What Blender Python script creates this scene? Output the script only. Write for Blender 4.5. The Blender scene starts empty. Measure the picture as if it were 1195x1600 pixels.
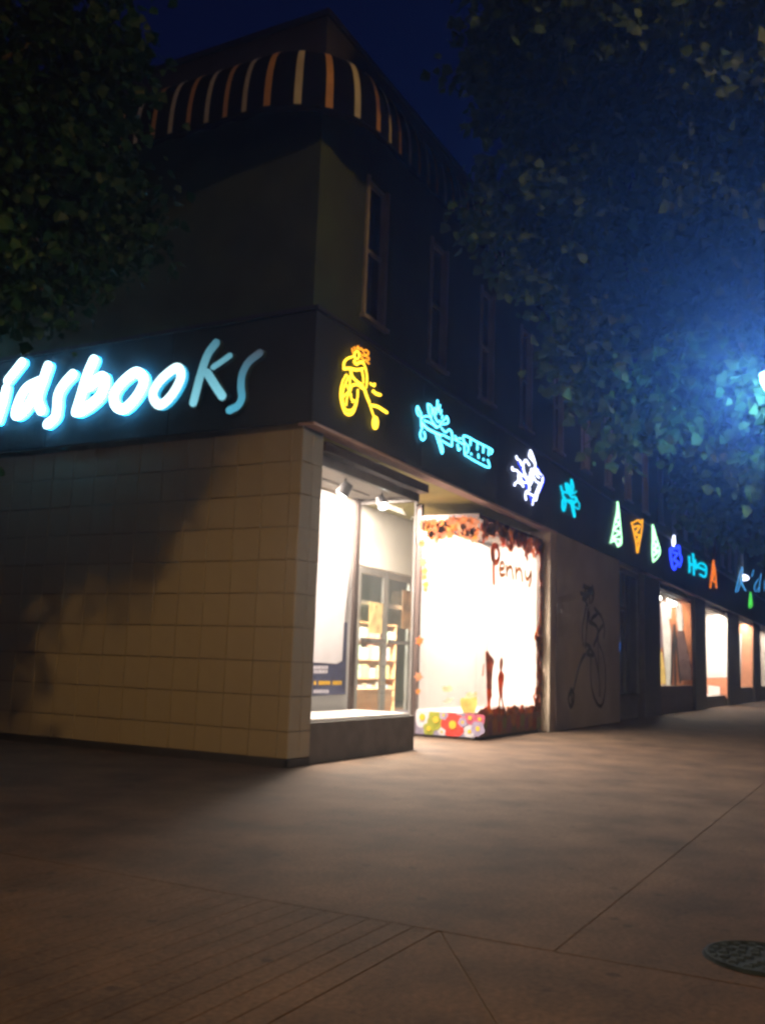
import bpy, math, random
import numpy as np
from mathutils import Vector, Matrix

random.seed(11)
rng = np.random.default_rng(11)
SC = bpy.context.scene
COL = SC.collection

# ------------------------------------------------------------------ camera
CAM = Vector((-10.0991, -6.5918, 1.3))
ROT = Matrix(((0.4652925, -0.1569036, -0.8711396),
              (-0.8844422, -0.0428675, -0.4646767),
              (0.0355659, 0.9866831, -0.1587181)))
FPX, PCX, PCY = 1480.0, 597.5, 800.0
cam_data = bpy.data.cameras.new('camera')
cam = bpy.data.objects.new('camera', cam_data)
COL.objects.link(cam)
cam.matrix_world = Matrix.Translation(CAM) @ ROT.to_4x4()
cam_data.sensor_fit = 'VERTICAL'
cam_data.sensor_height = 24.0
cam_data.sensor_width = 17.9
cam_data.lens = 24.0 * FPX / 1600.0
cam_data.clip_end = 1000.0
cam_data.clip_start = 0.05
SC.camera = cam

# ------------------------------------------------------------------ sky: late dusk
world = bpy.data.worlds.new('World')
SC.world = world
world.use_nodes = True
wn = world.node_tree.nodes
wl = world.node_tree.links
wn.clear()
sky = wn.new('ShaderNodeTexSky')
sky.sky_type = 'NISHITA'
sky.sun_disc = False
sky.sun_elevation = math.radians(-2.0)
sky.sun_rotation = math.radians(250)
tint = wn.new('ShaderNodeMix')
tint.data_type = 'RGBA'
tint.blend_type = 'MULTIPLY'
tint.inputs['Factor'].default_value = 1.0
tint.inputs['B'].default_value = (0.05, 0.16, 1.0, 1)
bg = wn.new('ShaderNodeBackground')
bg.inputs['Strength'].default_value = 0.11
wo = wn.new('ShaderNodeOutputWorld')
wl.new(sky.outputs[0], tint.inputs['A'])
wl.new(tint.outputs['Result'], bg.inputs['Color'])
wl.new(bg.outputs[0], wo.inputs['Surface'])

SC.view_settings.view_transform = 'Standard'
SC.view_settings.look = 'None'
SC.view_settings.exposure = 0.0
SC.view_settings.gamma = 1.0
SC.cycles.filter_width = 3.0            # soft hand-held phone picture
SC.cycles.sample_clamp_indirect = 3.0
SC.cycles.sample_clamp_direct = 12.0
SC.cycles.max_bounces = 6
SC.cycles.diffuse_bounces = 3
SC.cycles.glossy_bounces = 2
SC.cycles.transmission_bounces = 3
SC.cycles.transparent_max_bounces = 16
SC.cycles.use_denoising = True
SC.cycles.use_adaptive_sampling = True
SC.cycles.adaptive_threshold = 0.07
SC.cycles.adaptive_min_samples = 16
SC.cycles.volume_bounces = 0
SC.cycles.caustics_reflective = False
SC.cycles.caustics_refractive = False


# ------------------------------------------------------------------ where a sight line meets a plane of the place
def _ray(px, py):
    return ROT @ Vector((px - PCX, PCY - py, -FPX))


def on_right(px, py, y=0.0):
    r = _ray(px, py)
    return CAM + r * ((y - CAM.y) / r.y)


def on_left(px, py, x=0.0):
    r = _ray(px, py)
    return CAM + r * ((x - CAM.x) / r.x)


def on_ground(px, py, z=0.0):
    r = _ray(px, py)
    return CAM + r * ((z - CAM.z) / r.z)


def at_dist(px, py, d):
    return CAM + _ray(px, py).normalized() * d


# ------------------------------------------------------------------ materials
def new_mat(name):
    m = bpy.data.materials.new(name)
    m.use_nodes = True
    m.node_tree.nodes.clear()
    return m, m.node_tree.nodes, m.node_tree.links


def solid(name, col, rough=0.6, metal=0.0, var=0.15, scale=3.0, bump=0.0, bscale=40.0, spec=0.5, dirt=None):
    m, n, l = new_mat(name)
    out = n.new('ShaderNodeOutputMaterial')
    b = n.new('ShaderNodeBsdfPrincipled')
    b.inputs['Roughness'].default_value = rough
    b.inputs['Metallic'].default_value = metal
    b.inputs['Specular IOR Level'].default_value = spec
    tc = n.new('ShaderNodeTexCoord')
    nz = n.new('ShaderNodeTexNoise')
    nz.inputs['Scale'].default_value = scale
    nz.inputs['Detail'].default_value = 6
    l.new(tc.outputs['Object'], nz.inputs['Vector'])
    cr = n.new('ShaderNodeValToRGB')
    cr.color_ramp.elements[0].position = 0.3
    cr.color_ramp.elements[1].position = 0.7
    lo = [c * (1 - var) for c in col] if dirt is None else list(dirt)
    cr.color_ramp.elements[0].color = (*lo, 1)
    cr.color_ramp.elements[1].color = (*[min(1, c * (1 + var)) for c in col], 1)
    l.new(nz.outputs['Fac'], cr.inputs['Fac'])
    l.new(cr.outputs['Color'], b.inputs['Base Color'])
    if bump > 0:
        n2 = n.new('ShaderNodeTexNoise')
        n2.inputs['Scale'].default_value = bscale
        n2.inputs['Detail'].default_value = 5
        l.new(tc.outputs['Object'], n2.inputs['Vector'])
        bp = n.new('ShaderNodeBump')
        bp.inputs['Strength'].default_value = bump
        bp.inputs['Distance'].default_value = 0.02
        l.new(n2.outputs['Fac'], bp.inputs['Height'])
        l.new(bp.outputs['Normal'], b.inputs['Normal'])
    l.new(b.outputs[0], out.inputs['Surface'])
    return m


def glow(name, col, strength):
    m, n, l = new_mat(name)
    out = n.new('ShaderNodeOutputMaterial')
    e = n.new('ShaderNodeEmission')
    e.inputs['Color'].default_value = (*col, 1)
    e.inputs['Strength'].default_value = strength
    l.new(e.outputs[0], out.inputs['Surface'])
    return m


def glow_fading(name, col_low, col_high, low, high):
    """lamp face whose tube is failing: bright at the foot, weak at the top"""
    m, n, l = new_mat(name)
    out = n.new('ShaderNodeOutputMaterial')
    e = n.new('ShaderNodeEmission')
    tc = n.new('ShaderNodeTexCoord')
    sp = n.new('ShaderNodeSeparateXYZ')
    l.new(tc.outputs['Generated'], sp.inputs[0])
    cr = n.new('ShaderNodeValToRGB')
    cr.color_ramp.elements[0].color = (*[c * low for c in col_low], 1)
    cr.color_ramp.elements[1].color = (*[c * high for c in col_high], 1)
    l.new(sp.outputs['Z'], cr.inputs['Fac'])
    l.new(cr.outputs['Color'], e.inputs['Color'])
    e.inputs['Strength'].default_value = 1.0
    l.new(e.outputs[0], out.inputs['Surface'])
    return m


def glass_mat(name, tintc=(0.95, 0.97, 0.96), refl=0.07, rough=0.02):
    m, n, l = new_mat(name)
    out = n.new('ShaderNodeOutputMaterial')
    t = n.new('ShaderNodeBsdfTransparent')
    t.inputs['Color'].default_value = (*tintc, 1)
    g = n.new('ShaderNodeBsdfGlossy')
    g.inputs['Roughness'].default_value = rough
    mx = n.new('ShaderNodeMixShader')
    mx.inputs['Fac'].default_value = refl
    l.new(t.outputs[0], mx.inputs[1])
    l.new(g.outputs[0], mx.inputs[2])
    l.new(mx.outputs[0], out.inputs['Surface'])
    return m


def sheet_mat(name, col, trans=0.4, var=0.3, scale=6.0):
    """painted paper or leaf-like film: lets part of the light through"""
    m, n, l = new_mat(name)
    out = n.new('ShaderNodeOutputMaterial')
    d = n.new('ShaderNodeBsdfDiffuse')
    t = n.new('ShaderNodeBsdfTranslucent')
    tc = n.new('ShaderNodeTexCoord')
    nz = n.new('ShaderNodeTexNoise')
    nz.inputs['Scale'].default_value = scale
    l.new(tc.outputs['Object'], nz.inputs['Vector'])
    cr = n.new('ShaderNodeValToRGB')
    cr.color_ramp.elements[0].position = 0.35
    cr.color_ramp.elements[1].position = 0.65
    cr.color_ramp.elements[0].color = (*[c * (1 - var) for c in col], 1)
    cr.color_ramp.elements[1].color = (*[min(1, c * (1 + var)) for c in col], 1)
    l.new(nz.outputs['Fac'], cr.inputs['Fac'])
    l.new(cr.outputs['Color'], d.inputs['Color'])
    l.new(cr.outputs['Color'], t.inputs['Color'])
    mx = n.new('ShaderNodeMixShader')
    mx.inputs['Fac'].default_value = trans
    l.new(d.outputs[0], mx.inputs[1])
    l.new(t.outputs[0], mx.inputs[2])
    l.new(mx.outputs[0], out.inputs['Surface'])
    return m


def leaf_mat(name, a, b):
    m, n, l = new_mat(name)
    out = n.new('ShaderNodeOutputMaterial')
    d = n.new('ShaderNodeBsdfPrincipled')
    d.inputs['Roughness'].default_value = 0.55
    d.inputs['Specular IOR Level'].default_value = 0.3
    t = n.new('ShaderNodeBsdfTranslucent')
    geo = n.new('ShaderNodeNewGeometry')
    cr = n.new('ShaderNodeValToRGB')
    cr.color_ramp.elements[0].color = (*a, 1)
    cr.color_ramp.elements[1].color = (*b, 1)
    l.new(geo.outputs['Random Per Island'], cr.inputs['Fac'])
    l.new(cr.outputs['Color'], d.inputs['Base Color'])
    l.new(cr.outputs['Color'], t.inputs['Color'])
    mx = n.new('ShaderNodeMixShader')
    mx.inputs['Fac'].default_value = 0.35
    l.new(d.outputs[0], mx.inputs[1])
    l.new(t.outputs[0], mx.inputs[2])
    l.new(mx.outputs[0], out.inputs['Surface'])
    return m


def concrete_mat(name, c0, c1, crack=True):
    m, n, l = new_mat(name)
    out = n.new('ShaderNodeOutputMaterial')
    b = n.new('ShaderNodeBsdfPrincipled')
    b.inputs['Roughness'].default_value = 0.85
    b.inputs['Specular IOR Level'].default_value = 0.25
    geo = n.new('ShaderNodeNewGeometry')
    big = n.new('ShaderNodeTexNoise')
    big.inputs['Scale'].default_value = 1.3
    big.inputs['Detail'].default_value = 7
    big.inputs['Roughness'].default_value = 0.62
    fine = n.new('ShaderNodeTexNoise')
    fine.inputs['Scale'].default_value = 34
    fine.inputs['Detail'].default_value = 4
    spots = n.new('ShaderNodeTexVoronoi')
    spots.inputs['Scale'].default_value = 3.1
    for t in (big, fine, spots):
        l.new(geo.outputs['Position'], t.inputs['Vector'])
    cr = n.new('ShaderNodeValToRGB')
    cr.color_ramp.elements[0].position = 0.32
    cr.color_ramp.elements[1].position = 0.68
    cr.color_ramp.elements[0].color = (*c0, 1)
    cr.color_ramp.elements[1].color = (*c1, 1)
    l.new(big.outputs['Fac'], cr.inputs['Fac'])
    sr = n.new('ShaderNodeValToRGB')           # old gum spots
    sr.color_ramp.elements[0].position = 0.08
    sr.color_ramp.elements[1].position = 0.12
    sr.color_ramp.elements[0].color = (0.35, 0.35, 0.35, 1)
    sr.color_ramp.elements[1].color = (1, 1, 1, 1)
    l.new(spots.outputs['Distance'], sr.inputs['Fac'])
    mul = n.new('ShaderNodeMix')
    mul.data_type = 'RGBA'
    mul.blend_type = 'MULTIPLY'
    mul.inputs['Factor'].default_value = 0.8
    l.new(cr.outputs['Color'], mul.inputs['A'])
    l.new(sr.outputs['Color'], mul.inputs['B'])
    fr = n.new('ShaderNodeMapRange')
    fr.inputs['To Min'].default_value = 0.2
    fr.inputs['To Max'].default_value = 1.8
    l.new(fine.outputs['Fac'], fr.inputs['Value'])
    mul2 = n.new('ShaderNodeMix')
    mul2.data_type = 'RGBA'
    mul2.blend_type = 'MULTIPLY'
    mul2.inputs['Factor'].default_value = 1.0
    l.new(mul.outputs['Result'], mul2.inputs['A'])
    l.new(fr.outputs['Result'], mul2.inputs['B'])
    l.new(mul2.outputs['Result'], b.inputs['Base Color'])
    bp = n.new('ShaderNodeBump')
    bp.inputs['Strength'].default_value = 0.35
    bp.inputs['Distance'].default_value = 0.008
    l.new(fine.outputs['Fac'], bp.inputs['Height'])
    l.new(bp.outputs['Normal'], b.inputs['Normal'])
    l.new(b.outputs[0], out.inputs['Surface'])
    return m


M = {
    'tile': solid('glazed tile', (0.33, 0.30, 0.215), 0.5, var=0.10, scale=1.3, bump=0.05, bscale=12),
    'mortar': solid('tile joint', (0.15, 0.13, 0.11), 0.9),
    'kick': solid('dark kick strip', (0.03, 0.028, 0.026), 0.6),
    'fascia': solid('navy fascia panel', (0.036, 0.044, 0.060), 0.85, var=0.2, scale=1.0, bump=0.03, spec=0.15),
    'fascia_trim': solid('dark metal trim', (0.03, 0.03, 0.035), 0.4),
    'lip': solid('rose painted board', (0.60, 0.42, 0.38), 0.6, var=0.12, scale=2.0),
    'soffit': solid('ochre painted soffit', (0.52, 0.47, 0.17), 0.7, var=0.18, scale=2.0, bump=0.1),
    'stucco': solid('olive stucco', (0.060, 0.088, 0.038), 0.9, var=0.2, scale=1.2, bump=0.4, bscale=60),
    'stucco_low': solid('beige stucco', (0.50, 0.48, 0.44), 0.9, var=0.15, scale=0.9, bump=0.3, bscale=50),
    'cream': solid('cream render', (0.68, 0.58, 0.45), 0.8, var=0.1, scale=2, bump=0.15),
    'darkframe': solid('bronze metal frame', (0.06, 0.045, 0.04), 0.4, metal=0.3),
    'greyframe': solid('brushed grey metal', (0.22, 0.21, 0.20), 0.4, metal=0.5),
    'upframe': solid('weathered olive frame', (0.42, 0.40, 0.32), 0.8),
    'paleframe': solid('pale painted frame', (0.50, 0.47, 0.42), 0.6),
    'riser': solid('dark grey stall riser', (0.13, 0.125, 0.115), 0.7, var=0.2, scale=4, bump=0.1),
    'brownriser': solid('brown stall riser', (0.16, 0.12, 0.10), 0.7, var=0.2, scale=4, bump=0.1),
    'column': solid('dark stone column', (0.055, 0.05, 0.05), 0.5, var=0.3, scale=5),
    'roof': solid('roof membrane', (0.04, 0.04, 0.045), 0.9),
    'white': solid('white display paint', (0.80, 0.79, 0.76), 0.7, var=0.03),
    'plaster': solid('shop plaster', (0.62, 0.59, 0.54), 0.8, var=0.05),
    'wood': solid('honey wood', (0.40, 0.20, 0.09), 0.5, var=0.25, scale=6),
    'glass': glass_mat('shop glass'),
    'darkglass': solid('unlit window glass', (0.012, 0.016, 0.020), 0.08, var=0.2),
    'black': solid('black plastic', (0.02, 0.02, 0.022), 0.4),
    'iron': solid('cast iron', (0.020, 0.036, 0.058), 0.85, metal=0.0, var=0.3, scale=14, bump=0.3, spec=0.2),
    'bark': solid('grey bark', (0.10, 0.08, 0.06), 0.95, var=0.35, scale=9, bump=0.8, bscale=25),
    'awning': solid('black awning cloth', (0.007, 0.008, 0.009), 0.95, var=0.2, spec=0.05),
    'orange_stripe': solid('orange awning stripe', (0.60, 0.33, 0.10), 0.85, var=0.15),
    'pale_stripe': solid('pale awning stripe', (0.58, 0.56, 0.40), 0.85, var=0.15),
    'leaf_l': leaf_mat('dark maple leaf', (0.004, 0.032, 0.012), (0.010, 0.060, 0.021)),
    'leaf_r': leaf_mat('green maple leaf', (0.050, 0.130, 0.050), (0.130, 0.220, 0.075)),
    'concrete': concrete_mat('pavement concrete', (0.026, 0.0165, 0.0095), (0.088, 0.056, 0.033)),
    'joint': solid('pavement joint dirt', (0.075, 0.058, 0.045), 1.0),
    'asphalt': concrete_mat('road asphalt', (0.035, 0.035, 0.036), (0.06, 0.06, 0.06)),
    'ink': solid('black painted line', (0.035, 0.033, 0.035), 0.8, var=0.3, scale=12),
    'steel': solid('galvanised steel', (0.30, 0.31, 0.32), 0.45, metal=0.7),
}


# ------------------------------------------------------------------ mesh builder
class MB:
    def __init__(self):
        self.v = []
        self.f = []

    def quad(self, a, b, c, d):
        i = len(self.v)
        self.v += [tuple(a), tuple(b), tuple(c), tuple(d)]
        self.f.append((i, i + 1, i + 2, i + 3))
        return self

    def box(self, x0, x1, y0, y1, z0, z1):
        i = len(self.v)
        self.v += [(x0, y0, z0), (x1, y0, z0), (x1, y1, z0), (x0, y1, z0),
                   (x0, y0, z1), (x1, y0, z1), (x1, y1, z1), (x0, y1, z1)]
        for q in ((0, 3, 2, 1), (4, 5, 6, 7), (0, 1, 5, 4), (1, 2, 6, 5), (2, 3, 7, 6), (3, 0, 4, 7)):
            self.f.append(tuple(i + k for k in q))
        return self

    def bevbox(self, x0, x1, y0, y1, z0, z1, b, axis):
        """box with the face at the low side of `axis` chamfered by b (axis 0 = x, 1 = y, 2 = z top)"""
        i = len(self.v)
        if axis == 0:
            back = [(x1, y0, z0), (x1, y1, z0), (x1, y1, z1), (x1, y0, z1)]
            mid = [(x0 + b, y0, z0), (x0 + b, y1, z0), (x0 + b, y1, z1), (x0 + b, y0, z1)]
            fr = [(x0, y0 + b, z0 + b), (x0, y1 - b, z0 + b), (x0, y1 - b, z1 - b), (x0, y0 + b, z1 - b)]
        elif axis == 1:
            back = [(x0, y1, z0), (x1, y1, z0), (x1, y1, z1), (x0, y1, z1)]
            mid = [(x0, y0 + b, z0), (x1, y0 + b, z0), (x1, y0 + b, z1), (x0, y0 + b, z1)]
            fr = [(x0 + b, y0, z0 + b), (x1 - b, y0, z0 + b), (x1 - b, y0, z1 - b), (x0 + b, y0, z1 - b)]
        else:
            back = [(x0, y0, z0), (x1, y0, z0), (x1, y1, z0), (x0, y1, z0)]
            mid = [(x0, y0, z1 - b), (x1, y0, z1 - b), (x1, y1, z1 - b), (x0, y1, z1 - b)]
            fr = [(x0 + b, y0 + b, z1), (x1 - b, y0 + b, z1), (x1 - b, y1 - b, z1), (x0 + b, y1 - b, z1)]
        self.v += back + mid + fr
        for k in range(4):
            k2 = (k + 1) % 4
            self.f.append((i + k, i + k2, i + 4 + k2, i + 4 + k))
            self.f.append((i + 4 + k, i + 4 + k2, i + 8 + k2, i + 8 + k))
        self.f.append((i + 8, i + 9, i + 10, i + 11))
        self.f.append((i + 3, i + 2, i + 1, i))
        return self

    def tube(self, pts, rad, n=6, close=False, cap=True):
        pts = [Vector(p) for p in pts]
        rads = rad if isinstance(rad, (list, tuple)) else [rad] * len(pts)
        m = len(pts)
        base = len(self.v)
        ref = None
        for k in range(m):
            a = pts[(k - 1) % m] if (close or k > 0) else pts[k]
            b = pts[(k + 1) % m] if (close or k < m - 1) else pts[k]
            t = (b - a)
            if t.length < 1e-7:
                t = Vector((0, 0, 1))
            t.normalize()
            if ref is None:
                ref = t.orthogonal().normalized()
            u = ref - t * ref.dot(t)
            if u.length < 1e-4:
                u = t.orthogonal()
            u.normalize()
            ref = u
            w = t.cross(u)
            for j in range(n):
                an = 2 * math.pi * j / n
                self.v.append(tuple(pts[k] + (u * math.cos(an) + w * math.sin(an)) * rads[k]))
        for k in range(m if close else m - 1):
            k2 = (k + 1) % m
            for j in range(n):
                j2 = (j + 1) % n
                self.f.append((base + k * n + j, base + k * n + j2, base + k2 * n + j2, base + k2 * n + j))
        if cap and not close:
            self.f.append(tuple(base + j for j in range(n))[::-1])
            self.f.append(tuple(base + (m - 1) * n + j for j in range(n)))
        return self

    def prism(self, poly, normal, depth):
        """closed outline in space, pushed along -normal by depth"""
        nrm = Vector(normal)
        i = len(self.v)
        k = len(poly)
        self.v += [tuple(p) for p in poly]
        self.v += [tuple(Vector(p) - nrm * depth) for p in poly]
        self.f.append(tuple(range(i, i + k)))
        self.f.append(tuple(range(i + 2 * k - 1, i + k - 1, -1)))
        for a in range(k):
            b = (a + 1) % k
            self.f.append((i + a, i + k + a, i + k + b, i + b))
        return self

    def build(self, name, mat, parent=None, smooth=False):
        me = bpy.data.meshes.new(name)
        me.from_pydata(self.v, [], self.f)
        me.materials.append(mat)
        if smooth:
            me.polygons.foreach_set('use_smooth', [True] * len(me.polygons))
        me.update()
        o = bpy.data.objects.new(name, me)
        COL.objects.link(o)
        if parent is not None:
            o.parent = parent
        return o


def thing(name, label, cat, loc=(0, 0, 0), group=None):
    o = bpy.data.objects.new(name, None)
    o.empty_display_size = 0.2
    COL.objects.link(o)
    o.location = loc
    o['label'] = label
    o['category'] = cat
    if group:
        o['group'] = group
    return o


def tag(o, label, cat, group=None):
    o['label'] = label
    o['category'] = cat
    if group:
        o['group'] = group
    return o


def structure(o):
    o['kind'] = 'structure'
    return o


def pin(root):
    """children are built in world coordinates; keep them there under a moved root"""
    for c in list(root.children):
        c.matrix_parent_inverse = Matrix.Translation(-Vector(root.location))


def smooth_path(pts, sub=4, close=False):
    P = [Vector(p) for p in pts]
    if len(P) < 3:
        return P
    out = []
    n = len(P)
    rngk = range(n) if close else range(n - 1)
    for k in rngk:
        p1, p2 = P[k], P[(k + 1) % n]
        p0 = P[(k - 1) % n] if (close or k > 0) else p1 * 2 - p2
        p3 = P[(k + 2) % n] if (close or k < n - 2) else p2 * 2 - p1
        for s in range(sub):
            t = s / sub
            out.append(0.5 * ((2 * p1) + (p2 - p0) * t + (2 * p0 - 5 * p1 + 4 * p2 - p3) * t * t
                              + (3 * p1 - p0 - 3 * p2 + p3) * t ** 3))
    if not close:
        out.append(P[-1])
    return out


def area_light(name, loc, size, size_y, power, col, direction, parent=None):
    ld = bpy.data.lights.new(name, 'AREA')
    ld.shape = 'RECTANGLE'
    ld.size = size
    ld.size_y = size_y
    ld.energy = power
    ld.color = col
    o = bpy.data.objects.new(name, ld)
    COL.objects.link(o)
    d = Vector(direction).normalized()
    o.location = loc
    o.rotation_euler = d.to_track_quat('-Z', 'Y').to_euler()
    if parent is not None:
        o.parent = parent
    return o


# =================================================================== GROUND
ground = structure(MB().quad((-150, -150, -0.16), (250, -150, -0.16), (250, 200, -0.16), (-150, 200, -0.16))
                   .build('road', M['asphalt']))
# the pavement: a dirty bed with concrete slabs on it, joints open between them
bed = structure(MB().box(-9.6, 90, -6.9, 12, -0.155, -0.0045).build('pavement', M['joint']))
SX, SY = -5.53, -5.15


def slab(x0, x1, y0, y1, g=0.006):
    return MB().bevbox(x0 + g / 2, x1 - g / 2, y0 + g / 2, y1 - g / 2, -0.004, 0.0, 0.002, 2) \
        .build('slab', M['concrete'], bed)


# big bays beside the shop and along the kerb strip
bays = [-5.53, 0.9, 7.6, 14.3, 21, 27.7, 34.4, 47, 60, 90]
for a, b in zip(bays[:-1], bays[1:]):
    slab(a, b, SY, 12 if a < 0 else 3.0)
for a, b in zip(bays[:-1], bays[1:]):
    slab(a, b, -6.9, SY)
# corner ramp: scored strips to the left of the seam
y = -4.55
while y < -2.2:
    slab(-9.6, SX, y, y + 0.13, 0.003)
    y += 0.13
slab(-9.6, SX, y, 3.0)
slab(-9.6, SX, 3.0, 12)
# ramp wings in front of the camera
A, B_ = (SX, -4.55), (-7.6, -5.95)


def poly_slab(pts):
    MB().prism([(p[0], p[1], 0.0) for p in pts], (0, 0, 1), 0.004).build('slab', M['concrete'], bed)


poly_slab([(-9.6, -4.557), (-9.6, -5.957), (-7.605, -5.957), (-5.540, -4.557)])
poly_slab([(-9.6, -5.965), (-9.6, -6.9), (-5.538, -6.9), (-5.538, -4.575), (-7.6, -5.965)])
kerb = structure(MB().bevbox(-9.9, 90, -7.06, -6.905, -0.16, 0.0, 0.02, 2).bevbox(-9.76, -9.605, -6.9, 12, -0.16, 0.0, 0.02, 2)
                 .build('kerb', M['stucco_low']))

# utility covers
def cover(cx, cy, r, label, rings):
    t = thing('utility_cover', label, 'manhole cover', (cx, cy, 0.0), None)
    m = MB()
    n = 40
    ring = [(cx + r * math.cos(2 * math.pi * k / n), cy + r * math.sin(2 * math.pi * k / n), 0.004) for k in range(n)]
    m.prism(ring, (0, 0, 1), 0.02)
    m.build('cover_plate', M['iron'], t)
    m = MB()
    m.tube([(cx + (r - .02) * math.cos(2 * math.pi * k / n), cy + (r - .02) * math.sin(2 * math.pi * k / n), 0.005) for k in range(n)], 0.014, 6, close=True)
    m.build('rim', M['iron'], t)
    m = MB()
    for q in range(rings):
        rr = r * (0.85 - 0.2 * q)
        cnt = int(rr * 2 * math.pi / 0.075)
        for k in range(cnt):
            a = 2 * math.pi * k / cnt + 0.2 * q
            x, yy = cx + rr * math.cos(a), cy + rr * math.sin(a)
            m.bevbox(x - .022, x + .022, yy - .022, yy + .022, 0.003, 0.014, 0.008, 2)
    o = m.build('stud', M['iron'], t)
    o['kind'] = 'stuff'
    pin(t)


mc = on_ground(1192, 1500)
cover(mc.x, mc.y, (on_ground(1096, 1488) - mc).length, 'round dark iron manhole cover in the pavement at the lower right', 4)

# =================================================================== BOOKSHOP BUILDING
bld = thing('bookshop_building', 'two-storey corner bookshop with tiled side wall and long dark fascia', 'building')
T = 0.43
ZF0, ZF1, ZTOP = 4.38, 5.88, 10.28
XEND = 62.0
# --- tiled side wall
tw = MB().box(0.022, 0.22, 0.026, 9.46, 0.0, ZF0 + 0.05).build('tiled_wall', M['mortar'], bld)


def tile_mesh(w, h, axis):
    m = MB()
    if axis == 0:
        m.bevbox(0, 0.024, 0, w, 0, h, 0.004, 0)
    else:
        m.bevbox(0, w, 0, 0.024, 0, h, 0.004, 1)
    me = bpy.data.meshes.new('tile')
    me.from_pydata(m.v, [], m.f)
    me.materials.append(M['tile'])
    return me


def tile_at(me, loc, parent):
    o = bpy.data.objects.new('tile', me)
    COL.objects.link(o)
    o.parent = parent
    o.location = loc
    o.rotation_euler = (random.gauss(0, .001), random.gauss(0, .001), random.gauss(0, .001))
    return o


G = 0.009
full = tile_mesh(T - G, T - G, 0)
edge = tile_mesh(0.17 - G, T - G, 0)
for r in range(10):
    z = 0.09 + r * T if r else 0.09
    zz = 0.005 + r * T
    if r == 0:
        fm, em = tile_mesh(T - G, T - G - .1, 0), tile_mesh(0.17 - G, T - G - .1, 0)
        zz = 0.105
    else:
        fm, em = full, edge
    tile_at(em, (0.0, 0.004, zz), tw)
    for c in range(21):
        tile_at(fm, (random.gauss(0, .0012), 0.17 + c * T + G / 2, zz), tw)
# --- corner pier, street face (tiles 0 .. 0.52)
pier = MB().box(0.03, 0.52, 0.022, 0.30, 0.0, ZF0 + 0.05).build('corner_pier', M['mortar'], bld)
pt = tile_mesh(0.255 - G, T - G, 1)
pt0 = tile_mesh(0.255 - G, T - G - .1, 1)
for r in range(10):
    for c in range(2):
        tile_at(pt if r else pt0, (0.006 + c * 0.257, 0.0, 0.005 + r * T if r else 0.105), pier)
MB().box(-0.012, 0.06, 0.0, 9.46, 0.0, 0.095).box(-0.012, 0.50, -0.012, 0.05, 0.0, 0.095).build('kick_strip', M['kick'], bld)

# --- dark fascia wrapping the corner, in panels
fx0 = -0.05
FY = -0.15
fa = MB().box(fx0 + .03, 0.30, FY + .03, 9.46, ZF0 + .012, ZF1 - .01).box(0.30, XEND, FY + .03, 0.20, ZF0 + .012, ZF1 - .01) \
    .build('fascia', M['fascia_trim'], bld)
for k in range(4):
    a, b = FY + k * 2.4 if k else FY, FY + (k + 1) * 2.4
    MB().bevbox(fx0, fx0 + .028, a + (.003 if k else .028), min(b, 9.46) - .003, ZF0, ZF1, 0.004, 0).build('fascia_panel', M['fascia'], fa)
x = fx0
k = 0
while x < XEND:
    b = min(x + 3.3, XEND)
    MB().bevbox(x + (.003 if k else 0), b - .003, FY, FY + .028, ZF0, ZF1, 0.004, 1).build('fascia_panel', M['fascia'], fa)
    x = b
    k += 1
MB().box(fx0 - .03, .34, FY - .03, 9.46, ZF1 + .001, ZF1 + .06).box(.34, XEND, FY - .03, .24, ZF1 + .001, ZF1 + .06).build('fascia_cap', M['fascia_trim'], bld)

# --- soffit over the shop front and the board under the fascia
MB().box(0.53, 10.36, 0.09, 2.6, 4.40, 4.50).build('soffit', M['soffit'], bld)
MB().box(0.0, 10.36, FY + .002, 0.088, 4.345, 4.378).build('fascia_board', M['lip'], bld)

# --- upper storey
up = MB()
up.box(0.08, 0.36, 0.0, 9.46, ZF1 + .06, 9.60)
wins = [1.38 + 2.27 * k for k in range(19)]
WZ0, WZ1, WW = 6.35, 8.55, 0.70
x = 0.36
for w in wins:
    up.box(x, w, 0.0, 0.30, ZF1 + .06, 9.60)
    up.box(w, w + WW, 0.0, 0.30, ZF1 + .06, WZ0)
    up.box(w, w + WW, 0.0, 0.30, WZ1, 9.60)
    x = w + WW
up.box(x, XEND, 0.0, 0.30, ZF1 + .06, 9.60)
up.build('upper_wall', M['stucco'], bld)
MB().box(0.06, 0.36, -0.02, 9.46, 9.601, ZTOP).box(0.36, XEND, -0.02, 0.30, 9.601, ZTOP).build('parapet', M['roof'], bld)
for w in wins:
    f = MB()
    f.box(w + .001, w + .07, -0.035, 0.16, WZ0 + .001, WZ1 - .001)
    f.box(w + WW - .07, w + WW - .001, -0.035, 0.16, WZ0 + .001, WZ1 - .001)
    f.box(w + .07, w + WW - .07, 0.03, 0.14, WZ1 - .07, WZ1 - .001)
    f.box(w + .07, w + WW - .07, 0.05, 0.12, 7.42, 7.47)
    f.box(w - .05, w + WW + .05, -0.08, 0.02, WZ0 - .06, WZ0 - .002)
    fo = f.build('window', M['upframe'], bld)
    MB().box(w + .07, w + WW - .07, 0.09, 0.10, WZ0, WZ1 - .07).build('pane', M['darkglass'], fo)
MB().box(0.08, XEND, 0.3, 9.46, ZTOP - .3, ZTOP - .2).build('roof', M['roof'], bld)
MB().box(0.02, XEND, -0.06, 0.34, ZTOP + .001, ZTOP + .09).box(0.02, .40, .34, 9.46, ZTOP + .001, ZTOP + .09).build('parapet_cap', M['fascia_trim'], bld)
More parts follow.
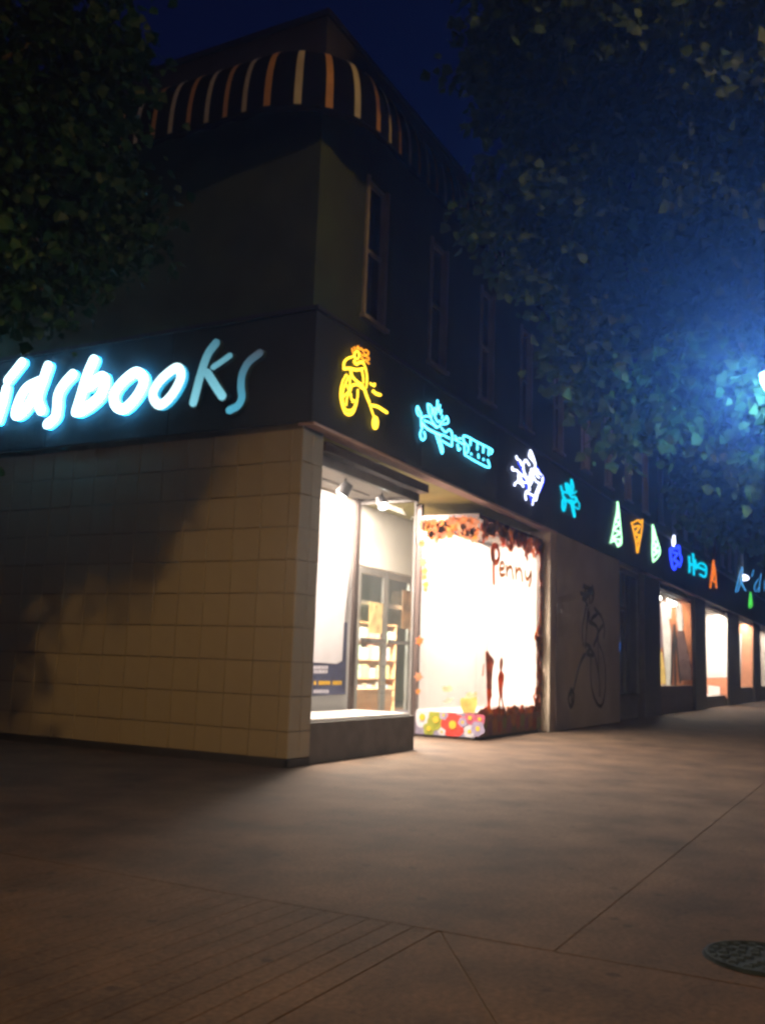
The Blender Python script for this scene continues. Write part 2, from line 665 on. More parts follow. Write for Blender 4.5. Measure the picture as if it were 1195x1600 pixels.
# back and far ends so the shop is closed
MB().box(0.22, XEND, 9.30, 9.46, 0, ZTOP - .3).box(XEND - .2, XEND, 0.2, 9.3, 0, ZTOP - .3).build('rear_wall', M['stucco'], bld)
MB().box(0.22, XEND - .2, 0.30, 9.30, 4.52, 4.72).build('ceiling_slab', M['plaster'], bld)

# --- display bay beside the corner pier
D1X0, D1X1, D1Y0, D1Y1 = 0.53, 3.55, 0.06, 1.20
dw = MB().box(D1X0, D1X1 + .10, D1Y0 - .02, D1Y1, 0.0, 0.52).build('display_window', M['riser'], bld)
dw['label'] = 'bright display bay on a dark grey plinth beside the tiled corner'
MB().box(D1X0, D1X1 + .03, D1Y0 + .02, D1Y1 - .02, 0.523, 0.56).build('display_floor', M['white'], dw)
MB().box(D1X0, D1X1 - .03, D1Y1 - .05, D1Y1 - .01, 0.56, 3.99).build('back_panel', M['white'], dw)
MB().box(D1X0, D1X1 + .06, D1Y0 - .01, D1Y0 + .055, 3.93, 4.07).box(D1X1 - .005, D1X1 + .06, D1Y0 + .055, D1Y1, 3.93, 4.07) \
    .build('head_rail', M['greyframe'], dw)
MB().box(D1X0 - .02, D1X1 + .22, D1Y0 - .10, D1Y0 + .14, 4.10, 4.24).build('head_beam', M['darkframe'], dw)
MB().box(D1X0, D1X1, D1Y0 + .06, D1Y1, 4.02, 4.06).build('bay_ceiling', M['plaster'], dw)
MB().box(D1X0 + .02, D1X1, D1Y0 + .018, D1Y0 + .026, 0.53, 3.93).build('pane', M['glass'], dw)
MB().box(D1X1 + .012, D1X1 + .020, D1Y0 + .06, D1Y1 - .1, 0.53, 3.93).build('pane', M['glass'], dw)
MB().box(D1X1 - .01, D1X1 + .025, D1Y0 - .005, D1Y0 + .04, 0.525, 3.93).build('corner_post', M['greyframe'], dw)
MB().box(D1X1 - .10, D1X1 + .03, D1Y1 - .10, D1Y1 + .03, 0.525, 4.4).build('rear_post', M['darkframe'], dw)

# --- second display bay with the painted glass
P0, P1, PY0, PY1 = 6.22, 9.93, 0.06, 1.34
pw = MB().box(P0, P1, PY0, PY1, 0.05, 0.46).build('display_window', M['brownriser'], bld)
pw['label'] = 'glaring white display bay with painted leaves and lettering on its glass'
MB().box(P0 + .03, P1, PY0 + .03, PY1 - .02, 0.463, 0.49).build('display_floor', M['white'], pw)
MB().box(P0 + .10, P1, PY1 - .06, PY1 - .02, 0.49, 4.05).build('back_panel', M['white'], pw)
MB().box(P1 - .05, P1 - .01, PY0 + .1, PY1 - .06, 0.49, 4.05).build('end_panel', M['white'], pw)
MB().box(P0, P1, PY0, PY1, 4.06, 4.16).build('head_rail', M['darkframe'], pw)
MB().box(P0 + .03, P1 - .09, PY0 + .018, PY0 + .026, 0.47, 4.06).build('pane', M['glass'], pw)
MB().box(P0 + .012, P0 + .020, PY0 + .04, PY1 - .1, 0.47, 4.06).build('pane', M['glass'], pw)
MB().box(P0 + .006, P0 + .024, PY0 + .012, PY0 + .030, 0.465, 4.06).build('corner_joint', M['glass'], pw)
MB().box(P1 - .10, P1 - .001, PY0 - .02, PY0 + .06, 0.465, 4.06).build('side_post', M['darkframe'], pw)
MB().box(P0 - .02, P0 + .09, PY1 - .09, PY1 + .04, 0.0, 4.39).build('rear_post', M['darkframe'], pw)
MB().box(P0 + .04, P1 - .04, PY0 + .04, PY1 - .04, 0.0, 0.05).build('toe_board', M['kick'], pw)
# cream pillar and the plain wall panel with the line drawing
MB().box(9.935, 10.355, -0.125, 0.5, 0.0, 4.34).build('pillar', M['cream'], bld)
WX0, WX1 = 10.36, 16.05
MB().box(WX0, WX1, -0.13, 0.45, 0.0, ZF0 - .003).build('wall_panel', M['stucco_low'], bld)

# --- entrance behind the bays
YB = 2.4
en = MB().box(3.3, 5.9, YB, YB + .12, 0, 4.39).box(5.9, 9.4, YB, YB + .12, 3.2, 4.39).box(9.4, 10.3, YB, YB + .12, 0, 4.39) \
    .box(3.2, 3.3, 1.25, YB + .12, 0, 4.39).box(10.2, 10.34, .55, YB, 0, 4.39).build('entrance_wall', M['plaster'], bld)
for x0 in (5.92, 7.08, 8.24):
    d = MB()
    d.box(x0, x0 + .09, YB + .01, YB + .07, 0.02, 3.18).box(x0 + 1.05, x0 + 1.14, YB + .01, YB + .07, 0.02, 3.18)
    d.box(x0 + .09, x0 + 1.05, YB + .01, YB + .07, 0.02, 0.30).box(x0 + .09, x0 + 1.05, YB + .01, YB + .07, 3.05, 3.18)
    d.box(x0 + .09, x0 + 1.05, YB + .0, YB + .06, 2.45, 2.53)
    do = d.build('door', M['greyframe'], bld)
    MB().box(x0 + .09, x0 + 1.05, YB + .035, YB + .043, 0.30, 3.05).build('pane', M['glass'], do)
    MB().box(x0 + .07, x0 + 1.07, YB - .07, YB - .02, 1.72, 1.80).build('push_bar', M['darkframe'], do)
MB().box(0.53, 16, 2.62, 9.3, 0.0, 0.02).build('shop_floor', M['wood'], bld)

# --- dark recessed shop window past the wall panel
rw = MB().box(WX1, 19.4, 0.16, 0.40, 0.0, 0.70).build('shop_window', M['riser'], bld)
f = MB().box(WX1, WX1 + .12, .10, .26, .70, 4.34).box(19.3, 19.4, .10, .26, .70, 4.34).box(WX1 + .12, 19.3, .12, .22, 4.18, 4.34) \
    .box(17.7, 17.8, .12, .22, .70, 4.18).box(WX1 + .12, 17.7, .12, .22, 3.1, 3.18)
f.build('frame', M['riser'], rw)
MB().box(WX1 + .12, 17.7, .16, .17, .70, 4.18).build('pane', M['darkglass'], rw)
MB().box(17.8, 19.3, .16, .17, .70, 4.18).build('pane', M['darkglass'], rw)
ol = MB().box(17.00, 17.16, .135, .155, 1.92, 2.16)
tag(ol.build('indicator_lamp', glow('blue indicator', (0.05, 0.25, 1.0), 1.6)), 'small blue lit indicator in the dark recessed shop window', 'lamp')

# --- run of lit windows further along, between dark columns
def lit_bay(x0, x1, zb, zt, label, riser, depth=1.3):
    w = MB().box(x0, x1, 0.06, 0.36, 0.0, zb).build('shop_window', riser, bld)
    w['label'] = label
    MB().box(x0, x1, .37, depth, zb - .12, zb - .02).build('display_floor', M['white'], w)
    MB().box(x0, x1, depth, depth + .06, 0.0, 4.45).box(x0 - .2, x0, .32, depth, 0, 4.45).box(x1, x1 + .2, .32, depth, 0, 4.45).build('bay_wall', M['plaster'], w)
    MB().box(x0, x1, 0.08, depth, zt + .04, zt + .09).build('bay_ceiling', M['plaster'], w)
    MB().box(x0, x0 + .06, .06, .14, zb, zt).box(x1 - .06, x1, .06, .14, zb, zt).box(x0 + .06, x1 - .06, .06, .14, zt - .06, zt).build('frame', M['darkframe'], w)
    MB().box(x0 + .06, x1 - .06, .096, .104, zb, zt - .06).build('pane', M['glass'], w)
    return w


bays_lit = [(21.7, 28.1, .92), (30.6, 36.8, .46), (40.7, 46.3, .78), (49.5, 56.0, .8)]
wa = lit_bay(21.7, 28.1, .92, 4.12, 'lit shop window with hanging white and brown display cloths', M['brownriser'])
wb = lit_bay(30.6, 36.8, .46, 4.16, 'lit shop window filled with one blank white panel over an orange board', M['riser'])
wc = lit_bay(40.7, 46.3, .78, 4.20, 'narrow lit shop window with a salmon panel at the right edge', M['riser'])
wd = lit_bay(49.5, 56.0, .8, 4.20, 'last lit shop window past the salmon panel', M['riser'])
cols = [(19.4, 21.7), (28.1, 30.6), (36.8, 40.7), (46.3, 49.5), (56.0, XEND)]
for a, b in cols:
    MB().box(a, b, -0.06, 0.32, 0.0, 4.34).build('column', M['column'], bld)
for a, b, mm in ((19.4, 30.4, 'lip'), (30.4, 40.7, 'stucco_low'), (40.7, 61.8, 'paleframe')):
    MB().box(a, b, FY + .002, 0.02, 4.342, 4.378).build('fascia_board', M[mm], bld)

# =================================================================== AWNING round the parapet corner
aw = thing('corner_awning', 'dark rounded awning with orange and pale stripes under the roof corner', 'awning', (0, 0, 8.7))
AZ0, AZ1, AP = 8.60, 9.60, 0.66
AC = 0.60                     # centre of the rounded corner, inside the building
AQ = 0.5 * (AC + .35) * math.pi / 2


def awn_profile(t):
    """t 0 at the wall, 1 at the lower rim -> outward, height"""
    a = t * math.pi / 2
    return 0.27 + (AP - .27) * math.sin(a) ** 0.9, AZ0 + (AZ1 - AZ0) * math.cos(a) ** 0.85


def awn_point(s, t, lift=0.0):
    """s < 0 along the side street, s > 0 along the main street, between them the rounded corner"""
    o, z = awn_profile(t)
    o += lift
    z += lift * 0.3
    if s < -AQ:
        return Vector((-o, AC - (s + AQ), z))
    if s > AQ:
        return Vector((AC + s - AQ, -o, z))
    a = (s + AQ) / (2 * AQ) * math.pi / 2
    return Vector((AC - (AC + o) * math.cos(a), AC - (AC + o) * math.sin(a), z))


def awn_strip(s0, s1, lift, ns, nt=9):
    m = MB()
    for i in range(ns + 1):
        for j in range(nt + 1):
            m.v.append(tuple(awn_point(s0 + (s1 - s0) * i / ns, j / nt, lift)))
    for i in range(ns):
        for j in range(nt):
            a = i * (nt + 1) + j
            m.f.append((a, a + 1, a + nt + 2, a + nt + 1))
    return m


m = awn_strip(-9.2, 16.0, 0.0, 240)
m.build('canopy', M['awning'], aw, smooth=True)
val = MB()
ss = [-9.2 + 25.2 * i / 240 for i in range(241)]
for a, b in zip(ss[:-1], ss[1:]):
    pa, pb = awn_point(a, 1), awn_point(b, 1)
    val.quad(pa, pb, pb - Vector((0, 0, .10 + .02 * math.sin(b * 12))), pa - Vector((0, 0, .10 + .02 * math.sin(a * 12))))
val.build('valance', M['awning'], aw)
for k in range(-30, 52):
    s = 0.03 + 0.32 * k
    if -8.9 < s < 15.8:
        awn_strip(s - .038, s + .038, 0.006, 3).build('stripe', M['pale_stripe' if k % 2 else 'orange_stripe'], aw, smooth=True)
fr = MB()
fr.tube([awn_point(s, 1) - Vector((0, 0, .01)) for s in ss[::3]], 0.018, 6)
fr.build('rim_bar', M['awning'], aw)
pin(aw)

# =================================================================== SIGN: glowing brush letters on the side fascia
def ribbon(mb, pts, half, normal, depth, close=False, taper=True):
    """thick rounded brush stroke lying on a plane: closed outline round the path, pushed back by depth"""
    nrm = Vector(normal)
    P = smooth_path(pts, 5, close)
    n = len(P)
    L, Rr = [], []
    for k in range(n):
        a = P[(k - 1) % n] if (close or k > 0) else P[k]
        b = P[(k + 1) % n] if (close or k < n - 1) else P[k]
        t = (b - a).normalized()
        s = nrm.cross(t).normalized()
        L.append(P[k] + s * half)
        Rr.append(P[k] - s * half)
    if close:
        i = len(mb.v)
        for k in range(n):
            mb.v += [tuple(L[k]), tuple(Rr[k]), tuple(Rr[k] - nrm * depth), tuple(L[k] - nrm * depth)]
        for k in range(n):
            a, b = i + 4 * k, i + 4 * ((k + 1) % n)
            for q in range(4):
                mb.f.append((a + q, b + q, b + (q + 1) % 4, a + (q + 1) % 4))
        return
    # sweep rectangle sections with rounded ends
    secs = []
    t0 = (P[1] - P[0]).normalized()
    t1 = (P[-1] - P[-2]).normalized()
    s0, s1 = nrm.cross(t0).normalized(), nrm.cross(t1).normalized()
    for a in (80, 55, 30):
        an = math.radians(a)
        c = P[0] - t0 * half * math.sin(an)
        secs.append((c + s0 * half * math.cos(an), c - s0 * half * math.cos(an)))
    secs += list(zip(L, Rr))
    for a in (30, 55, 80):
        an = math.radians(a)
        c = P[-1] + t1 * half * math.sin(an)
        secs.append((c + s1 * half * math.cos(an), c - s1 * half * math.cos(an)))
    i = len(mb.v)
    for a, b in secs:
        mb.v += [tuple(a), tuple(b), tuple(b - nrm * depth), tuple(a - nrm * depth)]
    for k in range(len(secs) - 1):
        a, b = i + 4 * k, i + 4 * (k + 1)
        for q in range(4):
            mb.f.append((a + q, b + q, b + (q + 1) % 4, a + (q + 1) % 4))
    e = i + 4 * (len(secs) - 1)
    mb.f.append((i, i + 3, i + 2, i + 1))
    mb.f.append((e, e + 1, e + 2, e + 3))


SIGNX = fx0 - 0.12


def left_px(pts, ox, oy, sc):
    return [on_left(ox + p[0] / sc, oy + p[1] / sc, SIGNX) for p in pts]


sign = thing('shop_sign', 'glowing white brush-lettered shop name on the side fascia, last letters dim', 'sign', (fx0, 3.0, 5.1))
m_white = glow('sign letter white', (0.62, 0.93, 1.0), 7.0)
m_o = glow('sign letter pale', (0.66, 0.95, 1.0), 2.2)
m_k = glow_fading('sign letter fading', (0.30, 0.80, 0.95), (0.12, 0.36, 0.48), 0.85, 0.55)
m_s = glow_fading('sign letter weak', (0.10, 0.50, 0.70), (0.10, 0.13, 0.17), 0.85, 0.60)
m_ret = solid('sign letter return', (0.05, 0.10, 0.14), 0.4)
m_side = glow('lit letter side', (0.04, 0.55, 1.0), 15.0)
m_side2 = glow('weakly lit letter side', (0.05, 0.55, 0.9), 1.0)
c1 = (0, 500, 5.432)
c2 = (200, 500, 4.979)
letters = [
    # the capital that the picture's edge cuts off
    (m_white, c1, 50, [([(-330, 330), (-400, 560), (-460, 880)], 0), ([(-180, 380), (-330, 560), (-400, 620)], 0), ([(-400, 600), (-320, 730), (-220, 860)], 0)]),
    (m_white, c1, 44, [([(182, 358), (125, 430), (62, 510)], 0), ([(48, 580), (22, 700), (-24, 850)], 0)]),
    (m_white, c1, 48, [([(402, 390), (365, 500), (315, 660), (345, 765)], 0), ([(330, 520), (225, 575), (160, 680), (128, 800), (185, 785), (260, 690), (310, 590)], 0)]),
    (m_white, c1, 46, [([(612, 460), (540, 540), (490, 630), (480, 740), (462, 825), (398, 882)], 0)]),
    (m_white, c1, 50, [([(790, 340), (742, 450), (690, 620), (642, 775)], 0), ([(755, 560), (865, 480), (882, 560), (840, 650), (750, 730), (670, 775)], 0)]),
    (m_white, c1, 44, [([(1150, 440), (1030, 530), (965, 630), (975, 720), (1040, 755), (1120, 690), (1190, 590), (1215, 500)], 1)]),
    (m_o, c2, 41, [([(375, 370), (265, 450), (200, 540), (195, 605), (240, 658), (305, 620), (372, 530), (410, 430)], 1)]),
    (m_k, c2, 36, [([(680, 178), (615, 270), (560, 430), (505, 640)], 0), ([(790, 275), (720, 325), (660, 365)], 2), ([(615, 410), (670, 500), (730, 590)], 0)]),
    (m_s, c2, 30, [([(1020, 255), (935, 325), (885, 420), (875, 520), (882, 600), (850, 665), (785, 700)], 0)]),
]
for mat, (ox, oy, sc), hw, strokes in letters:
    half = hw / sc * 0.0083
    mb, rb = MB(), MB()
    for j, (pts, mode) in enumerate(strokes):
        P = left_px(pts, ox, oy, sc)
        P = [p + Vector((-.0015 * j, 0, 0)) for p in P]
        hh = half * (.62 if mode == 2 else 1)
        ribbon(mb, P, hh, (-1, 0, 0), 0.022, close=(mode == 1))
        ribbon(rb, [p + Vector((.024, 0, 0)) for p in P], hh + (.010 if mat in (m_k, m_s) else -.004), (-1, 0, 0), 0.075, close=(mode == 1))
    lo = mb.build('letter', mat, sign)
    rb.build('return', m_side if mat is m_white else m_side2 if mat is m_o else m_ret, lo)
pin(sign)

# =================================================================== NEON PICTURES on the main-street fascia
NY = FY - 0.06


def right_px(pts, ox, oy, sc, y=NY):
    return [on_right(ox + p[0] / sc, oy + p[1] / sc, y) for p in pts]


def ell(cx, cy, rx, ry, n=14, a0=0, a1=360):
    return [(cx + rx * math.cos(math.radians(a0 + (a1 - a0) * k / n)), cy + ry * math.sin(math.radians(a0 + (a1 - a0) * k / n))) for k in range(n + (0 if a1 - a0 == 360 else 1))]


def neon(label, crop, parts, rad, y=NY):
    ox, oy, sc = crop
    allp = []
    t = thing('neon_sign', label, 'neon sign', (0, 0, 0), 'neon pictures along the fascia')
    for (pname, mat, strokes) in parts:
        mb = MB()
        for st in strokes:
            pts, r, cl = st if isinstance(st, tuple) else (st, 1.0, False)
            P = smooth_path(right_px(pts, ox, oy, sc, y), 3, cl)
            allp += P
            mb.tube(P, rad * r, 6, close=cl)
        mb.build(pname, mat, t, smooth=True)
    # stand-offs that carry the tubing
    mb = MB()
    for p in allp[::max(1, len(allp) // 5)]:
        mb.tube([p, Vector((p.x, FY + .001, p.z))], 0.008, 5)
    mb.build('bracket', M['black'], t)
    c = sum(allp, Vector()) / len(allp)
    t.location = (c.x, FY, min(p.z for p in allp))
    pin(t)
    return t


n_yel = glow('yellow neon', (1.0, 0.62, 0.03), 4.0)
n_hair = glow('orange neon', (1.0, 0.33, 0.02), 2.2)
n_cyan = glow('cyan neon', (0.10, 0.72, 1.0), 6.5)
n_cyan2 = glow('plain cyan neon', (0.0, 0.62, 0.85), 1.3)
n_white = glow('white-blue neon', (0.70, 0.75, 1.0), 5.0)
n_blue = glow('blue neon', (0.02, 0.05, 1.0), 3.0)
n_green = glow('pale green neon', (0.45, 1.0, 0.55), 2.6)
n_grn2 = glow('leaf green neon', (0.1, 0.9, 0.1), 1.0)
n_oran = glow('amber neon', (1.0, 0.42, 0.01), 1.5)
n_oran2 = glow('deep orange neon', (1.0, 0.22, 0.01), 1.0)
n_sky = glow('sky blue neon', (0.08, 0.45, 1.0), 1.0)

B3 = (510, 530, 9.192)
neon('yellow neon rider with curly hair on a high-wheeled bicycle', B3, [
    ('wheel', n_yel, [
        [(290, 505), (235, 600), (206, 720), (203, 830), (225, 950), (262, 1050), (325, 1092), (385, 1055), (428, 940), (447, 820), (450, 720)],
        [(322, 530), (262, 660), (233, 790), (240, 900), (268, 1000), (330, 1022), (395, 985), (428, 880)],
        [(262, 1060), (325, 1065), (388, 1030)],
        [(325, 745), (235, 838)], [(325, 750), (292, 860), (285, 950)], [(325, 735), (285, 650)], [(332, 730), (340, 545)]]),
    ('rider', n_yel, [
        ([(335, 745), (365, 668), (440, 650), (520, 690)], 1.7, False),
        [(345, 770), (362, 860), (378, 905), (398, 870)],
        ([(352, 440), (362, 520), (430, 600), (520, 660)], 1.6, False),
        ([(250, 425), (340, 420), (430, 440), (520, 425)], 1.8, False),
        ([(390, 245), (300, 280), (252, 340), (250, 425)], 1.3, False),
        [(530, 340), (562, 420), (583, 560), (570, 700)], [(505, 440), (528, 540), (532, 630)],
        ([(395, 330), (440, 350), (500, 330), (530, 340)], 1.7, False),
        (ell(437, 230, 32, 58), 1.0, True), ([(395, 300), (430, 365), (480, 320)], 1.4, False)]),
    ('frame', n_yel, [
        ([(490, 690), (545, 720), (575, 810), (615, 910)], 1.6, False), [(610, 900), (645, 1010), (680, 1110)],
        (ell(700, 1200, 30, 82), 1.6, True), ([(698, 1140), (700, 1265)], 2.0, False)]),
    ('hair', n_hair, [
        [(368, 130), (378, 175), (388, 220)], [(402, 105), (410, 160)], [(440, 150), (450, 100), (475, 150), (500, 130), (525, 175)],
        [(520, 170), (560, 155), (595, 175), (600, 215), (560, 225), (540, 195)],
        [(480, 200), (520, 230), (580, 250), (610, 280), (590, 310)], [(490, 240), (530, 290), (575, 320), (612, 355)], [(500, 270), (540, 310), (570, 290)]]),
    ('motion_line', n_yel, [([(628, 632), (660, 660), (692, 640), (685, 680)], 1.3, False), ([(668, 745), (720, 785), (772, 800)], 2.0, False),
                            ([(650, 950), (740, 972), (868, 1055)], 1.9, False)]),
], 0.0105)

B4 = (640, 610, 8.536)
neon('large cyan neon aeroplane towing a banner', B4, [
    ('aeroplane', n_cyan, [
        [(128, 345), (100, 300), (93, 245), (105, 212), (125, 260), (150, 310), (152, 400), (160, 500)],
        [(175, 480), (140, 570), (150, 640), (180, 662), (205, 620), (190, 550)], [(150, 385), (200, 345), (290, 352)],
        ([(160, 430), (230, 505), (330, 560), (420, 600)], 1.6, False), [(190, 400), (290, 440), (360, 500)],
        [(350, 590), (395, 730), (430, 842), (437, 770), (395, 640), (402, 585)],
        [(420, 500), (480, 560), (522, 520), (562, 575), (560, 715), (550, 740), (420, 665)], [(440, 590), (530, 640)]]),
    ('pilot', n_cyan, [
        [(240, 180), (250, 280), (272, 340), (310, 430), (360, 482), (402, 478), (412, 430)],
        [(240, 180), (288, 215), (300, 330)], [(315, 245), (330, 330), (370, 420), (402, 405)], [(315, 245), (345, 240), (352, 320)],
        [(370, 130), (368, 220), (388, 290)], [(402, 190), (390, 270)], [(422, 262), (410, 320)], [(437, 335), (430, 375)],
        [(420, 430), (478, 372), (490, 345), (512, 400), (500, 442), (430, 450)]]),
    ('tow_rope', n_cyan, [[(585, 645), (720, 722)], [(600, 605), (632, 655)], [(650, 640), (692, 645)], [(635, 715), (650, 800), (672, 770)]]),
    ('banner', n_cyan, [
        ([(732, 858), (728, 720), (722, 602), (900, 690), (1060, 770), (1102, 803), (1080, 850)], 1.0, False),
        [(732, 858), (880, 948), (1050, 1030), (1056, 980), (1036, 925)], [(735, 700), (782, 755), (770, 825), (735, 840)],
        [(812, 650), (808, 735)], [(905, 695), (900, 795)], [(982, 735), (978, 832)], [(1056, 770), (1050, 868)],
        [(912, 848), (918, 905)], [(815, 835), (822, 860)], [(980, 905), (985, 935)]]),
], 0.011)

B5 = (790, 690, 9.192)
neon('white neon fairy-like figure with a deep blue halo', B5, [
    ('figure', n_white, [
        [(352, 122), (335, 205), (368, 250), (418, 320), (410, 385)], [(350, 125), (392, 220), (420, 320)],
        [(370, 385), (340, 500), (345, 625), (380, 540), (396, 400)],
        [(412, 390), (450, 402), (470, 450), (520, 490), (525, 560), (490, 660), (452, 760), (430, 850)],
        [(400, 510), (430, 570), (480, 600), (450, 690), (420, 765)], [(410, 420), (440, 480), (480, 520)],
        [(340, 700), (292, 718), (280, 780), (290, 840)], [(300, 730), (360, 760), (410, 790), (392, 850), (380, 910)]]),
    ('wing', n_white, [
        [(150, 205), (160, 250), (200, 272), (240, 340), (280, 262), (338, 340)], [(250, 350), (260, 440), (300, 540), (330, 600), (340, 700)],
        [(90, 360), (100, 410), (150, 410), (200, 460), (262, 500), (320, 560)], [(180, 470), (180, 560), (132, 600), (125, 640)],
        [(200, 500), (240, 580), (310, 592)], [(180, 580), (230, 610), (250, 650)], [(262, 440), (300, 520), (340, 560)]]),
    ('halo_glow', n_blue, [[(180, 300), (240, 420), (300, 640), (380, 880)], [(440, 360), (500, 470), (545, 560), (480, 720)]]),  # glowing blue strokes draw the halo of light round the white tubes
], 0.014)

neon('cyan neon aeroplane without a banner next to the white winged figure', B5, [
    ('aeroplane', n_cyan2, [
        ([(787, 632), (812, 730), (830, 830)], 1.5, False), ([(815, 830), (812, 930), (830, 992), (855, 900), (840, 830)], 1.6, False),
        ([(820, 785), (880, 850), (940, 900), (985, 1080), (970, 960), (965, 890)], 1.8, False),
        ([(840, 722), (905, 742), (945, 800), (992, 795), (1012, 850), (960, 895)], 1.8, False),
        ([(900, 850), (940, 850), (980, 870)], 2.2, False), ([(990, 810), (1050, 885), (1042, 968), (975, 925)], 1.0, False)]),
    ('pilot', n_cyan2, [([(862, 592), (872, 680), (920, 722), (962, 705)], 1.8, False), ([(872, 600), (930, 642), (940, 545), (966, 640), (960, 700)], 1.5, False),
                        ([(900, 660), (940, 690), (950, 760)], 2.4, False), [(975, 750), (1015, 712)]]),
], 0.017)

B7 = (930, 770, 4.509)
neon('first pale green neon fir tree, the taller and wider one', B7, [('branches', n_green, [
    ([(155, 62), (150, 130), (135, 210), (112, 330), (104, 352)], 1.3, False), ([(155, 62), (162, 120), (172, 220), (182, 350), (157, 378)], 1.3, False),
    ([(150, 140), (165, 150), (140, 200), (170, 215), (130, 260), (174, 280), (120, 320), (178, 330)], 2.0, False), ([(110, 345), (140, 340), (157, 375), (170, 345)], 1.6, False)])], 0.015)
neon('amber neon figure tapering downward between two pale green fir trees', B7, [('figure', n_oran, [
    ([(255, 212), (268, 270), (285, 350), (294, 425)], 1.5, False), ([(328, 186), (326, 250), (312, 330), (296, 420)], 1.5, False),
    ([(252, 215), (275, 205), (300, 192), (318, 212), (330, 188)], 1.6, False), ([(270, 240), (310, 235), (280, 290), (308, 300), (288, 350)], 2.2, False)])], 0.015)
neon('second pale green neon fir tree, slimmer, right of the amber figure', B7, [('branches', n_green, [
    ([(402, 226), (402, 330), (400, 420), (406, 485)], 1.4, False), ([(402, 226), (425, 310), (452, 405), (440, 450), (406, 485)], 1.4, False),
    ([(405, 280), (415, 320), (405, 350), (430, 370), (408, 400), (438, 410), (408, 440)], 2.4, False)])], 0.018)
neon('deep blue neon figure with a small white pointed hat', B7, [
    ('hat', n_white, [([(552, 303), (545, 345), (548, 375)], 1.8, False), ([(552, 303), (557, 360)], 1.6, False)]),
    ('figure', n_blue, [([(525, 392), (530, 460), (545, 530), (560, 540)], 2.0, False), ([(540, 400), (585, 375), (592, 430), (605, 470), (590, 520)], 2.0, False),
                        ([(545, 420), (575, 430), (550, 470), (580, 490), (560, 525)], 2.4, False), [(525, 395), (548, 380), (570, 400), (590, 372)]])], 0.018)
neon('small far cyan neon aeroplane left of the slim orange cone', B7, [('aeroplane', n_cyan2, [
    ([(657, 445), (662, 510), (660, 562)], 2.2, False), ([(684, 425), (690, 500), (692, 582)], 2.2, False), ([(665, 500), (715, 520), (770, 545)], 2.8, False),
    ([(715, 515), (740, 495), (776, 520), (772, 590), (735, 575)], 2.4, False), ([(700, 470), (710, 540)], 2.0, False)])], 0.018)
neon('slim orange neon cone figure at the end of the brown board', B7, [('figure', n_oran2, [
    ([(828, 475), (818, 560), (808, 670)], 1.8, False), ([(828, 475), (842, 560), (850, 672)], 1.8, False), ([(826, 520), (832, 570), (822, 610), (838, 630)], 2.2, False)])], 0.018)
neon('blue outline neon lettering with a white patch at the right edge', B7, [
    ('letter', n_sky, [([(1030, 525), (1010, 590), (985, 700)], 1.2, False), ([(1035, 530), (1030, 600), (1000, 695)], 1.0, False), ([(1022, 610), (1035, 650), (1055, 690)], 1.6, False),
                       ]),
    ('letter', n_sky, [([(1112, 545), (1100, 590)], 1.2, False)]),
    ('letter', n_sky, [([(1145, 610), (1120, 650), (1125, 695), (1155, 660)], 1.1, False), ([(1165, 570), (1155, 640), (1150, 700)], 1.1, False),]),
    ('letter', n_sky, [([(1190, 620), (1188, 690)], 1.1, False)]),
    ('patch', n_white, [([(1040, 585), (1062, 592), (1070, 605), (1045, 610)], 3.2, False)]),
], 0.022)
neon('tiny green neon fir tree under the far blue lettering', B7, [('branches', n_grn2, [([(1090, 700), (1080, 790), (1085, 810)], 1.6, False), ([(1090, 700), (1100, 790), (1086, 808)], 1.6, False),
                                                                         ([(1088, 730), (1092, 790)], 2.4, False)])], 0.022)

# =================================================================== LINE DRAWING on the plain wall
BM = (860, 890, 6.4)
WY = -0.136
mur = thing('wall_drawing', 'thin black line drawing of a cyclist on the plain grey wall', 'mural', (13, -0.13, 0.4))


def mural(name, strokes, w=0.022):
    mb = MB()
    for pts in strokes:
        P = right_px(pts, *BM, y=WY)
        ribbon(mb, P, w * 1.9, (0, -1, 0), 0.004)
    mb.build(name, M['ink'], mur)


mural('hair', [[(330, 160), (375, 185), (420, 200)], [(300, 235), (350, 250), (380, 220)], [(320, 290), (350, 300), (370, 260), (400, 230), (425, 260)], [(345, 190), (350, 320), (365, 350)], [(415, 170), (430, 250), (410, 320)], [(380, 200), (390, 330)]], .03)
mural('body', [[(350, 380), (325, 520), (315, 640), (325, 750)], [(375, 400), (360, 560), (350, 700), (345, 770)], [(440, 390), (510, 480), (535, 590), (530, 680)],
               [(385, 440), (385, 520), (440, 550), (470, 600), (460, 690), (430, 760)], [(460, 450), (420, 480), (400, 530)], [(520, 560), (480, 620), (470, 720)], [(345, 740), (395, 780), (360, 840), (430, 850), (390, 780)]], .028)
mural('wheel', [[(400, 850), (398, 1000), (405, 1150), (435, 1280), (480, 1360), (520, 1340), (545, 1180), (545, 1000), (520, 850), (480, 740)],
                [(440, 850), (465, 980), (485, 1120), (490, 1260)], [(470, 760), (475, 950), (480, 1090)]], .024)
mural('frame', [[(350, 840), (300, 930), (265, 1050), (232, 1190)], [(330, 850), (285, 960), (245, 1110)]], .022)
mural('small_wheel', [[(205, 1200), (180, 1280), (195, 1370), (225, 1330), (228, 1240), (205, 1200)], [(205, 1230), (210, 1330)]], .03)
pin(mur)

# =================================================================== PAINTED GLASS of the second bay
leaf_cols = [sheet_mat('rust paper leaf', (0.70, 0.24, 0.08), .65), sheet_mat('brown paper leaf', (0.50, 0.24, 0.13), .55),
             sheet_mat('orange paper leaf', (0.85, 0.36, 0.08), .7), sheet_mat('dull red paper leaf', (0.58, 0.18, 0.09), .6)]


